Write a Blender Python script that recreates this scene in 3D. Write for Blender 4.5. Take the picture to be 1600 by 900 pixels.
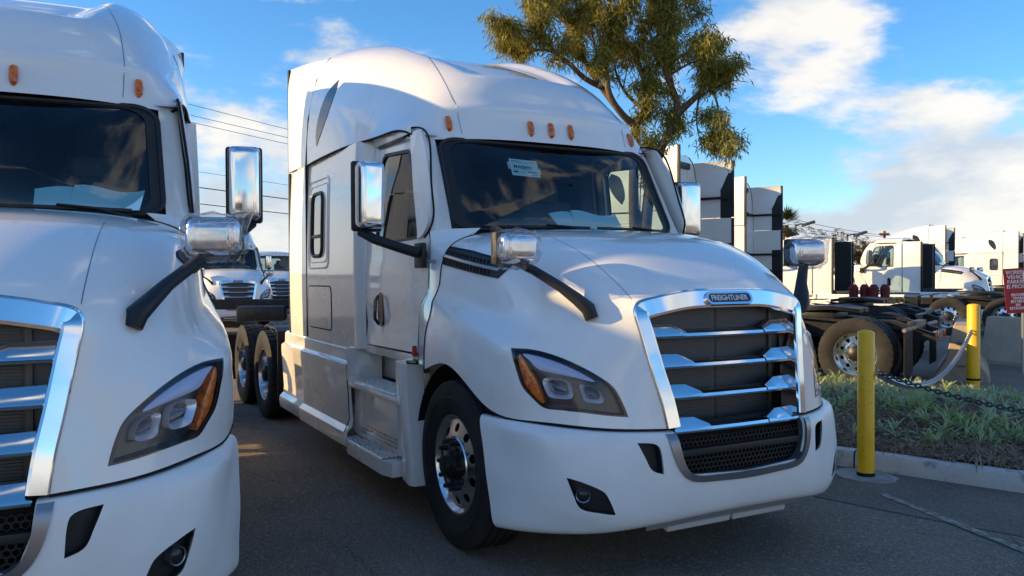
import bpy, bmesh, math, random
import numpy as np
from mathutils import Vector, Matrix
from mathutils.bvhtree import BVHTree
from mathutils.geometry import delaunay_2d_cdt
R = math.radians
for o in list(bpy.data.objects):
    bpy.data.objects.remove(o)
S = bpy.context.scene
C = S.collection
random.seed(7)

# ------------------------------------------------------------------ camera
cam_d = bpy.data.cameras.new('camera')
cam = bpy.data.objects.new('camera', cam_d)
C.objects.link(cam)
S.camera = cam
cam_d.sensor_width = 36.0
cam_d.lens = 1281.73 / 1600 * 36
cam_d.clip_end = 3000
CO = Vector((4.558, -3.226, 1.659))
yaw, pit, rol = R(151.49), R(-.83), R(-.28)
cf = Vector((math.cos(pit) * math.cos(yaw), math.cos(pit) * math.sin(yaw), math.sin(pit)))
cr = Vector((math.sin(yaw), -math.cos(yaw), 0))
cu = cr.cross(cf)
r2 = math.cos(rol) * cr + math.sin(rol) * cu
u2 = -math.sin(rol) * cr + math.cos(rol) * cu
cam.matrix_world = Matrix(((r2.x, u2.x, -cf.x, CO.x), (r2.y, u2.y, -cf.y, CO.y), (r2.z, u2.z, -cf.z, CO.z), (0, 0, 0, 1)))
S.render.resolution_x = 1024
S.render.resolution_y = 576

# ------------------------------------------------------------------ sky and sun
SUN_EL = R(16.5)
SUN_V = Vector((-.408, -.913, 0)).normalized()
W = bpy.data.worlds.new('World')
S.world = W
W.use_nodes = True
nt = W.node_tree
nt.nodes.clear()
def wn(t, **k):
    n = nt.nodes.new(t)
    for a, b in k.items():
        setattr(n, a, b)
    return n
def wl(a, b):
    nt.links.new(a, b)
def wmath(op, a, b=None, clamp=False):
    n = wn('ShaderNodeMath', operation=op, use_clamp=clamp)
    for i, v in enumerate((a, b)):
        if v is None: continue
        if isinstance(v, (int, float)): n.inputs[i].default_value = v
        else: wl(v, n.inputs[i])
    return n.outputs[0]
sky = wn('ShaderNodeTexSky', sky_type='NISHITA', sun_disc=False)
sky.sun_elevation = SUN_EL
sky.sun_rotation = math.atan2(SUN_V.x, SUN_V.y)
sky.air_density = 1.0
sky.dust_density = 0.25
sky.ozone_density = 4.5
bg = wn('ShaderNodeBackground')
bg.inputs[1].default_value = 0.15
hs = wn('ShaderNodeHueSaturation')
hs.inputs['Saturation'].default_value = 1.15
hs.inputs['Value'].default_value = .58
wl(sky.outputs[0], hs.inputs['Color'])
wl(hs.outputs[0], bg.inputs[0])
# clouds: a layer overhead, projected from the view direction
tc = wn('ShaderNodeTexCoord')
sep = wn('ShaderNodeSeparateXYZ')
wl(tc.outputs['Generated'], sep.inputs[0])
cmb = wn('ShaderNodeCombineXYZ')
wl(sep.outputs[0], cmb.inputs[0]); wl(sep.outputs[1], cmb.inputs[1]); wl(wmath('MULTIPLY', sep.outputs[2], 2.3), cmb.inputs[2])
def cloudnoise(off, sc, det, rough=.56, dist=.1):
    mp = wn('ShaderNodeMapping')
    mp.inputs['Location'].default_value = off
    wl(cmb.outputs[0], mp.inputs[0])
    n = wn('ShaderNodeTexNoise')
    n.inputs['Scale'].default_value = sc
    n.inputs['Detail'].default_value = det
    n.inputs['Roughness'].default_value = rough
    n.inputs['Distortion'].default_value = dist
    wl(mp.outputs[0], n.inputs['Vector'])
    return n.outputs[0]
COFF = (0.4, 9.2, .95)
n1 = cloudnoise(COFF, 2.6, 9)
n2 = cloudnoise((COFF[0] + SUN_V.x * -.05, COFF[1] + SUN_V.y * -.05, COFF[2] - .07), 2.6, 9)
low = wmath('ADD', wmath('SUBTRACT', .16, wmath('MULTIPLY', sep.outputs[2], .36), True), wmath('MULTIPLY', wmath('SUBTRACT', .10, sep.outputs[2], True), 1.6))     # more cloud towards the horizon
dens = wmath('ADD', n1, low)
mr = wn('ShaderNodeMapRange', interpolation_type='SMOOTHSTEP')
wl(dens, mr.inputs[0])
mr.inputs[1].default_value = .575
mr.inputs[2].default_value = .665
lit = wn('ShaderNodeMapRange')
wl(wmath('SUBTRACT', n1, n2), lit.inputs[0])
lit.inputs[1].default_value = -.07
lit.inputs[2].default_value = .07
cc = wn('ShaderNodeMix', data_type='RGBA')
wl(lit.outputs[0], cc.inputs[0])
cc.inputs[6].default_value = (.60, .66, .74, 1)
cc.inputs[7].default_value = (1.0, .95, .88, 1)
bgc = wn('ShaderNodeBackground')
wl(cc.outputs[2], bgc.inputs[0])
bgc.inputs[1].default_value = 0.37
mx = wn('ShaderNodeMixShader')
wl(wmath('MULTIPLY', mr.outputs[0], .93), mx.inputs[0])
wl(bg.outputs[0], mx.inputs[1]); wl(bgc.outputs[0], mx.inputs[2])
wo = wn('ShaderNodeOutputWorld')
wl(mx.outputs[0], wo.inputs[0])

sun_d = bpy.data.lights.new('sun', 'SUN')
sun = bpy.data.objects.new('sun', sun_d)
C.objects.link(sun)
sun_d.energy = 2.7
sun_d.angle = R(.55)
sun_d.color = (1.0, .69, .32)
sd = SUN_V * math.cos(SUN_EL) + Vector((0, 0, math.sin(SUN_EL)))
sun.rotation_euler = sd.to_track_quat('Z', 'Y').to_euler()
S.view_settings.view_transform = 'Standard'
S.view_settings.look = 'None'
S.view_settings.gamma = 1
S.view_settings.exposure = 1.52
S.view_settings.use_curve_mapping = False
S.render.engine = 'CYCLES'
S.cycles.max_bounces = 8
S.cycles.transparent_max_bounces = 12
S.cycles.caustics_reflective = False
S.cycles.caustics_refractive = False

# ------------------------------------------------------------------ helpers
def cspl(t,Y,tq):
    n=len(t);Y=np.asarray(Y,float)
    if n==2:
        w=((tq-t[0])/(t[1]-t[0]))[:,None];return Y[0]*(1-w)+Y[1]*w
    h=np.diff(t);A=np.zeros((n,n));B=np.zeros((n,Y.shape[1]));A[0,0]=A[-1,-1]=1
    for i in range(1,n-1):
        A[i,i-1]=h[i-1];A[i,i]=2*(h[i-1]+h[i]);A[i,i+1]=h[i]
        B[i]=6*((Y[i+1]-Y[i])/h[i]-(Y[i]-Y[i-1])/h[i-1])
    m=np.linalg.solve(A,B);k=np.clip(np.searchsorted(t,tq,side='right')-1,0,n-2)
    a=(t[k+1]-tq)[:,None];b=(tq-t[k])[:,None];H=h[k][:,None]
    return m[k]*a**3/(6*H)+m[k+1]*b**3/(6*H)+(Y[k]/H-m[k]*H/6)*a+(Y[k+1]/H-m[k+1]*H/6)*b
def spline(pts,n):
    pts=np.asarray(pts,float);d=np.linalg.norm(np.diff(pts,axis=0),axis=1)**.7+1e-6
    t=np.r_[0,np.cumsum(d)];return cspl(t,pts,np.linspace(0,t[-1],n))
def surf(net,nu,nv,mirror=True):
    net=np.asarray(net,float)
    if mirror: net=np.concatenate([net[:,:0:-1]*[1,-1,1],net],1)
    R,C,_=net.shape
    def par(a): 
        d=np.linalg.norm(np.diff(a,axis=0),axis=2).mean(1)**.7+1e-6;return np.r_[0,np.cumsum(d)]
    tu=par(net);tv=par(net.transpose(1,0,2))
    qu=np.concatenate([np.linspace(tu[i],tu[i+1],nu,endpoint=False) for i in range(R-1)]+[[tu[-1]]])
    qv=np.concatenate([np.linspace(tv[i],tv[i+1],nv,endpoint=False) for i in range(C-1)]+[[tv[-1]]])
    A=cspl(tu,net.reshape(R,-1),qu).reshape(len(qu),C,3).transpose(1,0,2)
    return cspl(tv,A.reshape(C,-1),qv).reshape(len(qv),len(qu),3).transpose(1,0,2)
HOOD=[
[(-.20,0,1.975),(-.20,.35,1.972),(-.22,.68,1.955),(-.26,.92,1.92),(-.285,1.055,1.84),(-.295,1.105,1.70),(-.30,1.13,1.52),(-.345,1.18,1.36),(-.36,1.2,1.06)],
[(.15,0,1.955),(.15,.35,1.95),(.14,.66,1.93),(.13,.90,1.875),(.12,1.025,1.79),(.12,1.075,1.66),(.12,1.105,1.49),(.09,1.185,1.345),(.02,1.21,1.125)],
[(.5,0,1.885),(.5,.35,1.88),(.49,.62,1.85),(.47,.83,1.785),(.45,.955,1.69),(.44,1.02,1.57),(.44,1.07,1.43),(.42,1.17,1.30),(.36,1.21,1.01)],
[(.78,0,1.775),(.78,.33,1.77),(.77,.57,1.735),(.74,.75,1.665),(.71,.875,1.565),(.70,.95,1.45),(.70,1.02,1.345),(.70,1.12,1.24),(.60,1.15,.90)],
[(.98,0,1.67),(.98,.3,1.665),(.965,.52,1.635),(.94,.67,1.57),(.91,.78,1.47),(.90,.85,1.36),(.90,.91,1.25),(.91,.955,1.13),(.87,1.0,.887)],
[(1.055,0,1.628),(1.05,.29,1.623),(1.035,.51,1.59),(1.01,.64,1.53),(1.01,.70,1.41),(1.03,.735,1.28),(1.05,.755,1.15),(1.07,.77,1.02),(1.09,.79,.873)],
[(1.11,0,1.585),(1.105,.28,1.58),(1.09,.5,1.545),(1.078,.605,1.50),(1.10,.60,1.38),(1.13,.575,1.25),(1.16,.55,1.12),(1.19,.525,1.0),(1.215,.505,.865)]]
BUMP=[ # rows top->bottom, cols centre->side rear
[(1.165,0,.846),(1.16,.3,.846),(1.135,.53,.848),(1.035,.775,.854),(.85,.975,.867),(.67,1.08,.877),(.43,1.155,.884)],
[(1.243,0,.845),(1.236,.3,.845),(1.206,.556,.847),(1.088,.803,.853),(.908,1.012,.866),(.702,1.124,.876),(.458,1.198,.883)],
[(1.264,0,.822),(1.257,.3,.822),(1.227,.56,.824),(1.107,.813,.830),(.928,1.030,.843),(.717,1.140,.853),(.467,1.211,.860)],
[(1.285,0,.72),(1.278,.3,.72),(1.245,.57,.72),(1.128,.828,.72),(.94,1.04,.725),(.728,1.142,.73),(.505,1.215,.74)],
[(1.29,0,.58),(1.283,.3,.58),(1.25,.57,.575),(1.132,.838,.565),(.943,1.04,.56),(.742,1.146,.56),(.55,1.215,.56)],
[(1.274,0,.46),(1.267,.3,.455),(1.238,.57,.44),(1.118,.835,.42),(.930,1.03,.41),(.748,1.142,.405),(.578,1.205,.405)],
[(1.235,0,.392),(1.228,.3,.387),(1.195,.57,.368),(1.085,.82,.338),(.905,1.01,.318),(.74,1.128,.308),(.598,1.192,.304)],
[(1.14,0,.380),(1.13,.3,.375),(1.09,.54,.352),(1.0,.77,.318),(.84,.945,.298),(.70,1.05,.288),(.60,1.12,.284)]]
def bup(): return surf(BUMP,8,12)
def hop(): return surf(HOOD,12,8)
ROOF=[
[(-.735,0,2.655),(-.74,.3,2.655),(-.765,.58,2.65),(-.80,.78,2.64),(-.83,.88,2.635),(-.865,.95,2.635),(-.91,1.0,2.65),(-.98,1.04,2.69)],
[(-.765,0,2.78),(-.775,.3,2.78),(-.80,.56,2.78),(-.845,.76,2.78),(-.89,.87,2.78),(-.96,.96,2.77),(-1.04,1.02,2.76),(-1.15,1.06,2.735)],
[(-.87,0,3.0),(-.88,.3,3.0),(-.91,.54,2.99),(-.97,.73,2.975),(-1.04,.85,2.95),(-1.13,.95,2.9),(-1.25,1.03,2.83),(-1.38,1.09,2.74)],
[(-1.12,0,3.24),(-1.13,.3,3.235),(-1.16,.53,3.22),(-1.24,.72,3.19),(-1.33,.85,3.13),(-1.44,.97,3.03),(-1.55,1.05,2.9),(-1.66,1.115,2.74)],
[(-1.55,0,3.46),(-1.56,.3,3.455),(-1.6,.53,3.44),(-1.66,.72,3.41),(-1.74,.87,3.33),(-1.82,1.0,3.19),(-1.88,1.09,2.98),(-1.95,1.16,2.74)],
[(-2.1,0,3.66),(-2.1,.3,3.655),(-2.12,.54,3.645),(-2.16,.73,3.61),(-2.2,.89,3.52),(-2.25,1.03,3.34),(-2.28,1.13,3.06),(-2.32,1.19,2.735)],
[(-2.7,0,3.81),(-2.7,.3,3.81),(-2.7,.54,3.80),(-2.72,.75,3.77),(-2.74,.92,3.67),(-2.76,1.06,3.46),(-2.78,1.155,3.12),(-2.8,1.2,2.73)],
[(-3.27,0,3.90),(-3.27,.3,3.90),(-3.27,.54,3.89),(-3.27,.78,3.865),(-3.27,.96,3.77),(-3.27,1.09,3.55),(-3.27,1.175,3.17),(-3.27,1.2,2.72)]]
def finish(name, me, mats, parent=None, ang=32, label=None, cat=None, group=None, kind=None):
    for m in (mats if isinstance(mats, (list, tuple)) else [mats]):
        me.materials.append(M[m])
    if ang is not None:
        me.polygons.foreach_set('use_smooth', [True] * len(me.polygons))
        if ang < 180: me.set_sharp_from_angle(angle=R(ang))
    o = bpy.data.objects.new(name, me)
    C.objects.link(o)
    if parent: o.parent = parent
    tag(o, label, cat, group, kind)
    return o
def tag(o, label=None, cat=None, group=None, kind=None):
    if label: o['label'] = label
    if cat: o['category'] = cat
    if group: o['group'] = group
    if kind: o['kind'] = kind
    return o
def empty(name, loc=(0, 0, 0), rz=0, label=None, cat=None, group=None):
    o = bpy.data.objects.new(name, None)
    C.objects.link(o)
    o.location = loc
    o.rotation_euler = (0, 0, rz)
    o.empty_display_size = .2
    return tag(o, label, cat, group)
def copy_tree(o, parent=None, keep=None, top=True):
    c = o.copy()
    C.objects.link(c)
    c.parent = parent
    for ch in o.children:
        if keep is None or not top or keep(ch): copy_tree(ch, c, keep, False)
    return c
class MB:
    """collects primitives, becomes one mesh"""
    def __init__(s):
        s.v = []; s.f = []; s.m = []; s.mi = 0; s.T = None
    def add(s, vs, fs):
        b = len(s.v)
        for p in vs:
            p = Vector(p)
            s.v.append(s.T @ p if s.T else p)
        for f in fs:
            s.f.append([b + i for i in f]); s.m.append(s.mi)
        return s
    def bm(s, bm):
        bm.verts.index_update()
        s.add([v.co for v in bm.verts], [[v.index for v in f.verts] for f in bm.faces])
        bm.free()
        return s
    def box(s, c, d, bev=0, seg=2, rot=None):
        bm = bmesh.new()
        bmesh.ops.create_cube(bm, size=1)
        bmesh.ops.scale(bm, vec=d, verts=bm.verts)
        if bev: bmesh.ops.bevel(bm, geom=bm.edges[:], offset=bev, segments=seg, profile=.6, affect='EDGES')
        if rot is not None: bmesh.ops.transform(bm, matrix=rot.to_4x4(), verts=bm.verts)
        bmesh.ops.translate(bm, vec=c, verts=bm.verts)
        return s.bm(bm)
    def grid(s, P, close=False):
        P = np.asarray(P); m, n = P.shape[:2]
        fs = [(i * n + j, (i + 1) * n + j, (i + 1) * n + j + 1, i * n + j + 1) for i in range(m - 1) for j in range(n - 1)]
        if close: fs += [(i * n + n - 1, (i + 1) * n + n - 1, (i + 1) * n, i * n) for i in range(m - 1)]
        return s.add(P.reshape(-1, 3).tolist(), fs)
    def solid(s, P, d, centre):
        """grid given thickness d inwards (towards centre): a closed shell"""
        P = np.asarray(P, float); m, n = P.shape[:2]
        du = np.gradient(P, axis=0); dv = np.gradient(P, axis=1)
        N = np.cross(du, dv); N /= np.linalg.norm(N, axis=2)[..., None] + 1e-12
        sg = np.sign(((P - np.asarray(centre)) * N).sum(2).mean())
        Q = P - sg * N * d
        vs = P.reshape(-1, 3).tolist() + Q.reshape(-1, 3).tolist()
        o = m * n
        fs = []
        for i in range(m - 1):
            for j in range(n - 1):
                q = (i * n + j, (i + 1) * n + j, (i + 1) * n + j + 1, i * n + j + 1)
                fs.append(q if sg > 0 else q[::-1])
                r = tuple(k + o for k in q)
                fs.append(r[::-1] if sg > 0 else r)
        loop = [j for j in range(n)] + [i * n + n - 1 for i in range(1, m)] + [(m - 1) * n + j for j in range(n - 2, -1, -1)] + [i * n for i in range(m - 2, 0, -1)]
        for a, b in zip(loop, loop[1:] + loop[:1]):
            q = (a, b, b + o, a + o)
            fs.append(q if sg > 0 else q[::-1])
        return s.add(vs, fs)
    def tube(s, pts, r, n=8, cap=True, closed=False):
        pts = [Vector(p) for p in pts]
        rs = r if isinstance(r, (list, tuple)) else [r] * len(pts)
        N = len(pts); rings = []
        up = None
        for i, p in enumerate(pts):
            if closed: t = pts[(i + 1) % N] - pts[i - 1]
            else: t = pts[min(i + 1, N - 1)] - pts[max(i - 1, 0)]
            t.normalize()
            if up is None:
                up = t.cross(Vector((0, 0, 1)))
                if up.length < .1: up = t.cross(Vector((1, 0, 0)))
            else:
                up = up - t * up.dot(t)
            up.normalize()
            w = t.cross(up)
            rr = rs[i]
            ra, rb = rr if isinstance(rr, tuple) else (rr, rr)
            rings.append([p + up * ra * math.cos(2 * math.pi * k / n) + w * rb * math.sin(2 * math.pi * k / n) for k in range(n)])
        vs = [q for g in rings for q in g]
        fs = []
        for i in range(N if closed else N - 1):
            a, b = i * n, ((i + 1) % N) * n
            fs += [(a + k, a + (k + 1) % n, b + (k + 1) % n, b + k) for k in range(n)]
        if cap and not closed:
            fs += [tuple(range(n))[::-1], tuple((N - 1) * n + k for k in range(n))]
        return s.add(vs, fs)
    def lathe(s, prof, n=48, c=(0, 0, 0), axis='y', mod=None):
        vs = []
        for k in range(n):
            a = 2 * math.pi * k / n
            for j, (r, h) in enumerate(prof):
                if mod: r = r + mod(j, k)
                x, z = r * math.cos(a), r * math.sin(a)
                vs.append((c[0] + x, c[1] + h, c[2] + z) if axis == 'y' else (c[0] + x, c[1] + z, c[2] + h))
        m = len(prof)
        return s.add(vs, [(k * m + j, ((k + 1) % n) * m + j, ((k + 1) % n) * m + j + 1, k * m + j + 1) for k in range(n) for j in range(m - 1)])
    def prism(s, pts3, vec):
        """closed polygon pts3 swept by vec"""
        n = len(pts3); vec = Vector(vec)
        a = [Vector(p) for p in pts3]
        return s.add(a + [p + vec for p in a], [tuple(range(n))[::-1], tuple(range(n, 2 * n))] + [(i, (i + 1) % n, n + (i + 1) % n, n + i) for i in range(n)])
    def plate(s, outline, holes, fn, th=.03, step=.08, dirv=(0, -1, 0)):
        """flat outline in (a,b) with holes, meshed densely, mapped by fn(a,b)->xyz, rim thickness th along dirv"""
        loops = [outline] + list(holes)
        vs = []; ed = []
        for L in loops:
            b = len(vs); pts = []
            for i in range(len(L)):
                p, q = Vector(L[i]), Vector(L[(i + 1) % len(L)])
                k = max(1, int((q - p).length / step))
                pts += [p.lerp(q, j / k) for j in range(k)]
            vs += pts
            ed += [(b + i, b + (i + 1) % len(pts)) for i in range(len(pts))]
        nb = len(vs)
        xs = [v.x for v in vs]; ys = [v.y for v in vs]
        a = min(xs) + step * .5
        while a < max(xs):
            b = min(ys) + step * .5
            while b < max(ys):
                if inside((a, b), outline) and not any(inside((a, b), h) for h in holes) and min((Vector((a, b)) - v).length for v in vs[:nb]) > step * .45:
                    vs.append(Vector((a, b)))
                b += step
            a += step
        V2, E2, F2, *_ = delaunay_2d_cdt([v.to_2d() for v in vs], ed, [], 0, 1e-5)
        F = []
        for f in F2:
            c = sum((V2[i] for i in f), Vector((0, 0))) / len(f)
            if inside(c, outline) and not any(inside(c, h) for h in holes): F.append(list(f))
        P = [Vector(fn(v.x, v.y)) for v in V2]
        dv = Vector(dirv) * th
        s.add(P, F)
        cnt = {}
        for f in F:
            for i in range(len(f)):
                e = (f[i], f[(i + 1) % len(f)])
                k = tuple(sorted(e))
                cnt.setdefault(k, []).append(e)
        B = [e[0] for e in cnt.values() if len(e) == 1]
        vs2 = []; fs2 = []
        for a_, b_ in B:
            k = len(vs2)
            vs2 += [P[a_], P[b_], P[b_] + dv, P[a_] + dv]
            fs2.append((k, k + 3, k + 2, k + 1))
        return s.add(vs2, fs2)
    def mesh(s, name, flip=False):
        me = bpy.data.meshes.new(name)
        if flip: me.from_pydata([(p.x, -p.y, p.z) for p in s.v], [], [f[::-1] for f in s.f])
        else: me.from_pydata([tuple(p) for p in s.v], [], s.f)
        if max(s.m, default=0): me.polygons.foreach_set('material_index', s.m)
        me.validate()
        return me
    def obj(s, name, mats, parent=None, side=1, weld=False, **k):
        me = s.mesh(name, side < 0)
        if weld:
            bm = bmesh.new(); bm.from_mesh(me)
            bmesh.ops.remove_doubles(bm, verts=bm.verts, dist=1e-4)
            bm.to_mesh(me); bm.free()
        return finish(name, me, mats, parent, **k)
def inside(p, poly):
    x, y = p[0], p[1]; r = False; n = len(poly)
    for i in range(n):
        x1, y1 = poly[i][0], poly[i][1]; x2, y2 = poly[i - 1][0], poly[i - 1][1]
        if (y1 > y) != (y2 > y) and x < (x2 - x1) * (y - y1) / (y2 - y1) + x1: r = not r
    return r
def rrect(cx, cy, w, h, r, n=5):
    out = []
    for sx, sy, a0 in ((1, 1, 0), (-1, 1, 90), (-1, -1, 180), (1, -1, 270)):
        for k in range(n + 1):
            a = R(a0 + 90 * k / n)
            out.append((cx + sx * (w / 2 - r) + r * math.cos(a), cy + sy * (h / 2 - r) + r * math.sin(a)))
    return out
def smooth_loop(pts, n):
    """closed smooth curve through 2-D points"""
    P = np.array(list(pts) * 3, float); k = len(pts)
    out = []
    for i in range(n):
        t = k + k * i / n; j = int(t); f = t - j
        p0, p1, p2, p3 = P[j - 1], P[j], P[j + 1], P[j + 2]
        out.append(tuple(.5 * (2 * p1 + (p2 - p0) * f + (2 * p0 - 5 * p1 + 4 * p2 - p3) * f * f + (3 * p1 - p0 - 3 * p2 + p3) * f ** 3)))
    return out
def resample(pts, n):
    P = [Vector(p) for p in pts]; P.append(P[0])
    L = [0]
    for a, b in zip(P, P[1:]): L.append(L[-1] + (b - a).length)
    out = []
    for i in range(n):
        t = L[-1] * i / n; j = max(k for k in range(len(L)) if L[k] <= t + 1e-9); j = min(j, len(P) - 2)
        out.append(tuple(P[j].lerp(P[j + 1], (t - L[j]) / (L[j + 1] - L[j]))))
    return out
class Frame:
    """projects (a, z) outlines along -n on to a surface"""
    def __init__(s, ang, G, side=1):
        s.n = Vector((math.cos(ang), math.sin(ang), 0)); s.t = Vector((math.sin(ang), -math.cos(ang), 0))
        G = np.asarray(G); m, k = G.shape[:2]
        s.b = BVHTree.FromPolygons([Vector(p) for p in G.reshape(-1, 3)], [(i * k + j, (i + 1) * k + j, (i + 1) * k + j + 1, i * k + j + 1) for i in range(m - 1) for j in range(k - 1)])
    def p(s, a, z, off=0):
        o = s.t * a + Vector((0, 0, z)) + s.n * 3
        h = s.b.ray_cast(o, -s.n)
        if h[0] is None:
            h = s.b.find_nearest(s.t * a + Vector((0, 0, z)) + s.n * 1.3)
        return h[0] + s.n * off
    def fill(s, mb, pts, off, dome=0, rings=6):
        c = Vector((sum(p[0] for p in pts) / len(pts), sum(p[1] for p in pts) / len(pts)))
        n = len(pts); vs = []; fs = []
        for k in range(rings):
            f = 1 - k / rings
            for p in pts:
                q = c.lerp(Vector(p), f)
                vs.append(s.p(q.x, q.y, off + dome * (1 - f * f)))
        vs.append(s.p(c.x, c.y, off + dome))
        for k in range(rings - 1):
            fs += [(k * n + i, k * n + (i + 1) % n, (k + 1) * n + (i + 1) % n, (k + 1) * n + i) for i in range(n)]
        b = (rings - 1) * n
        fs += [(b + i, b + (i + 1) % n, rings * n) for i in range(n)]
        mb.add(vs, fs)
    def ring(s, mb, pts, f0, f1, off0, off1):
        c = Vector((sum(p[0] for p in pts) / len(pts), sum(p[1] for p in pts) / len(pts))); n = len(pts)
        vs = []
        for f, o in ((f0, off0), (f1, off1)):
            for p in pts:
                q = c.lerp(Vector(p), f); vs.append(s.p(q.x, q.y, o))
        mb.add(vs, [(i, (i + 1) % n, n + (i + 1) % n, n + i) for i in range(n)])
def boolcut(o, mb):
    me = mb.mesh('cut')
    bm = bmesh.new(); bm.from_mesh(me); bmesh.ops.recalc_face_normals(bm, faces=bm.faces); bm.to_mesh(me); bm.free()
    k = bpy.data.objects.new('cut', me); C.objects.link(k)
    md = o.modifiers.new('b', 'BOOLEAN'); md.object = k; md.operation = 'DIFFERENCE'; md.solver = 'EXACT'
    dg = bpy.context.evaluated_depsgraph_get()
    new = bpy.data.meshes.new_from_object(o.evaluated_get(dg))
    o.modifiers.clear(); old = o.data; o.data = new; new.name = old.name
    bpy.data.objects.remove(k)
    new.polygons.foreach_set('use_smooth', [True] * len(new.polygons))
    new.set_sharp_from_angle(angle=R(32))
def text_mesh(txt, size, mat, parent, M4, name='lettering', ext=.002, width=None, bold=0, align='CENTER', spacing=1, **k):
    cu_ = bpy.data.curves.new('t', 'FONT'); cu_.body = txt; cu_.size = size; cu_.extrude = ext; cu_.align_x = align; cu_.align_y = 'CENTER'; cu_.offset = bold
    cu_.resolution_u = 3; cu_.space_line = spacing
    t = bpy.data.objects.new('t', cu_); C.objects.link(t)
    dg = bpy.context.evaluated_depsgraph_get()
    me = bpy.data.meshes.new_from_object(t.evaluated_get(dg))
    bpy.data.objects.remove(t)
    sx = 1
    if width:
        xs = [v.co.x for v in me.vertices]; sx = width / (max(xs) - min(xs))
    me.transform(M4 @ Matrix.Diagonal((sx, 1, 1, 1)))
    me.materials.clear()
    return finish(name, me, mat, parent, ang=None, **k)
def basis(o, x, y):
    x = Vector(x).normalized(); y = Vector(y); z = x.cross(y).normalized(); y = z.cross(x)
    return Matrix(((x.x, y.x, z.x, o[0]), (x.y, y.y, z.y, o[1]), (x.z, y.z, z.z, o[2]), (0, 0, 0, 1)))

# ------------------------------------------------------------------ materials
M = {}
def mat(name, col, rough=.5, metal=0, spec=.5, coat=0, bump=None, var=None, dirt=None, emit=None, trans=0, ior=1.45, sss=0):
    m = bpy.data.materials.new(name); m.use_nodes = True
    t = m.node_tree; p = t.nodes['Principled BSDF']
    p.inputs['Base Color'].default_value = (*col, 1); p.inputs['Roughness'].default_value = rough
    p.inputs['Metallic'].default_value = metal; p.inputs['Specular IOR Level'].default_value = spec
    p.inputs['Coat Weight'].default_value = coat; p.inputs['Coat Roughness'].default_value = .04
    p.inputs['Transmission Weight'].default_value = trans; p.inputs['IOR'].default_value = ior
    tco = t.nodes.new('ShaderNodeTexCoord')
    def noise(sc, det=4, ro=.6, src='Object', stretch=None):
        n = t.nodes.new('ShaderNodeTexNoise'); n.inputs['Scale'].default_value = sc; n.inputs['Detail'].default_value = det; n.inputs['Roughness'].default_value = ro
        if stretch:
            mp = t.nodes.new('ShaderNodeMapping'); mp.inputs['Scale'].default_value = stretch
            t.links.new(tco.outputs[src], mp.inputs[0]); t.links.new(mp.outputs[0], n.inputs['Vector'])
        else: t.links.new(tco.outputs[src], n.inputs['Vector'])
        return n.outputs[0]
    cur = None
    if var:      # (scale, colour2, lo, hi)
        for sc, c2, lo, hi in (var if isinstance(var, list) else [var]):
            r = t.nodes.new('ShaderNodeMapRange'); r.inputs[1].default_value = lo; r.inputs[2].default_value = hi
            t.links.new(noise(sc), r.inputs[0])
            x = t.nodes.new('ShaderNodeMix'); x.data_type = 'RGBA'
            t.links.new(r.outputs[0], x.inputs[0])
            if cur is None: x.inputs[6].default_value = (*col, 1)
            else: t.links.new(cur, x.inputs[6])
            x.inputs[7].default_value = (*c2, 1)
            cur = x.outputs[2]
        t.links.new(cur, p.inputs['Base Color'])
    if dirt:     # roughness variation (scale, lo, hi)
        r = t.nodes.new('ShaderNodeMapRange'); r.inputs[1].default_value = .35; r.inputs[2].default_value = .7; r.inputs[3].default_value = dirt[1]; r.inputs[4].default_value = dirt[2]
        t.links.new(noise(dirt[0], 6), r.inputs[0]); t.links.new(r.outputs[0], p.inputs['Roughness'])
    if bump:     # (scale, strength, distance)
        b = t.nodes.new('ShaderNodeBump'); b.inputs['Strength'].default_value = bump[1]; b.inputs['Distance'].default_value = bump[2]
        t.links.new(noise(bump[0], 5), b.inputs['Height']); t.links.new(b.outputs[0], p.inputs['Normal'])
    if emit: p.inputs['Emission Color'].default_value = (*emit[0], 1); p.inputs['Emission Strength'].default_value = emit[1]
    M[name] = m
    return m
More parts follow.
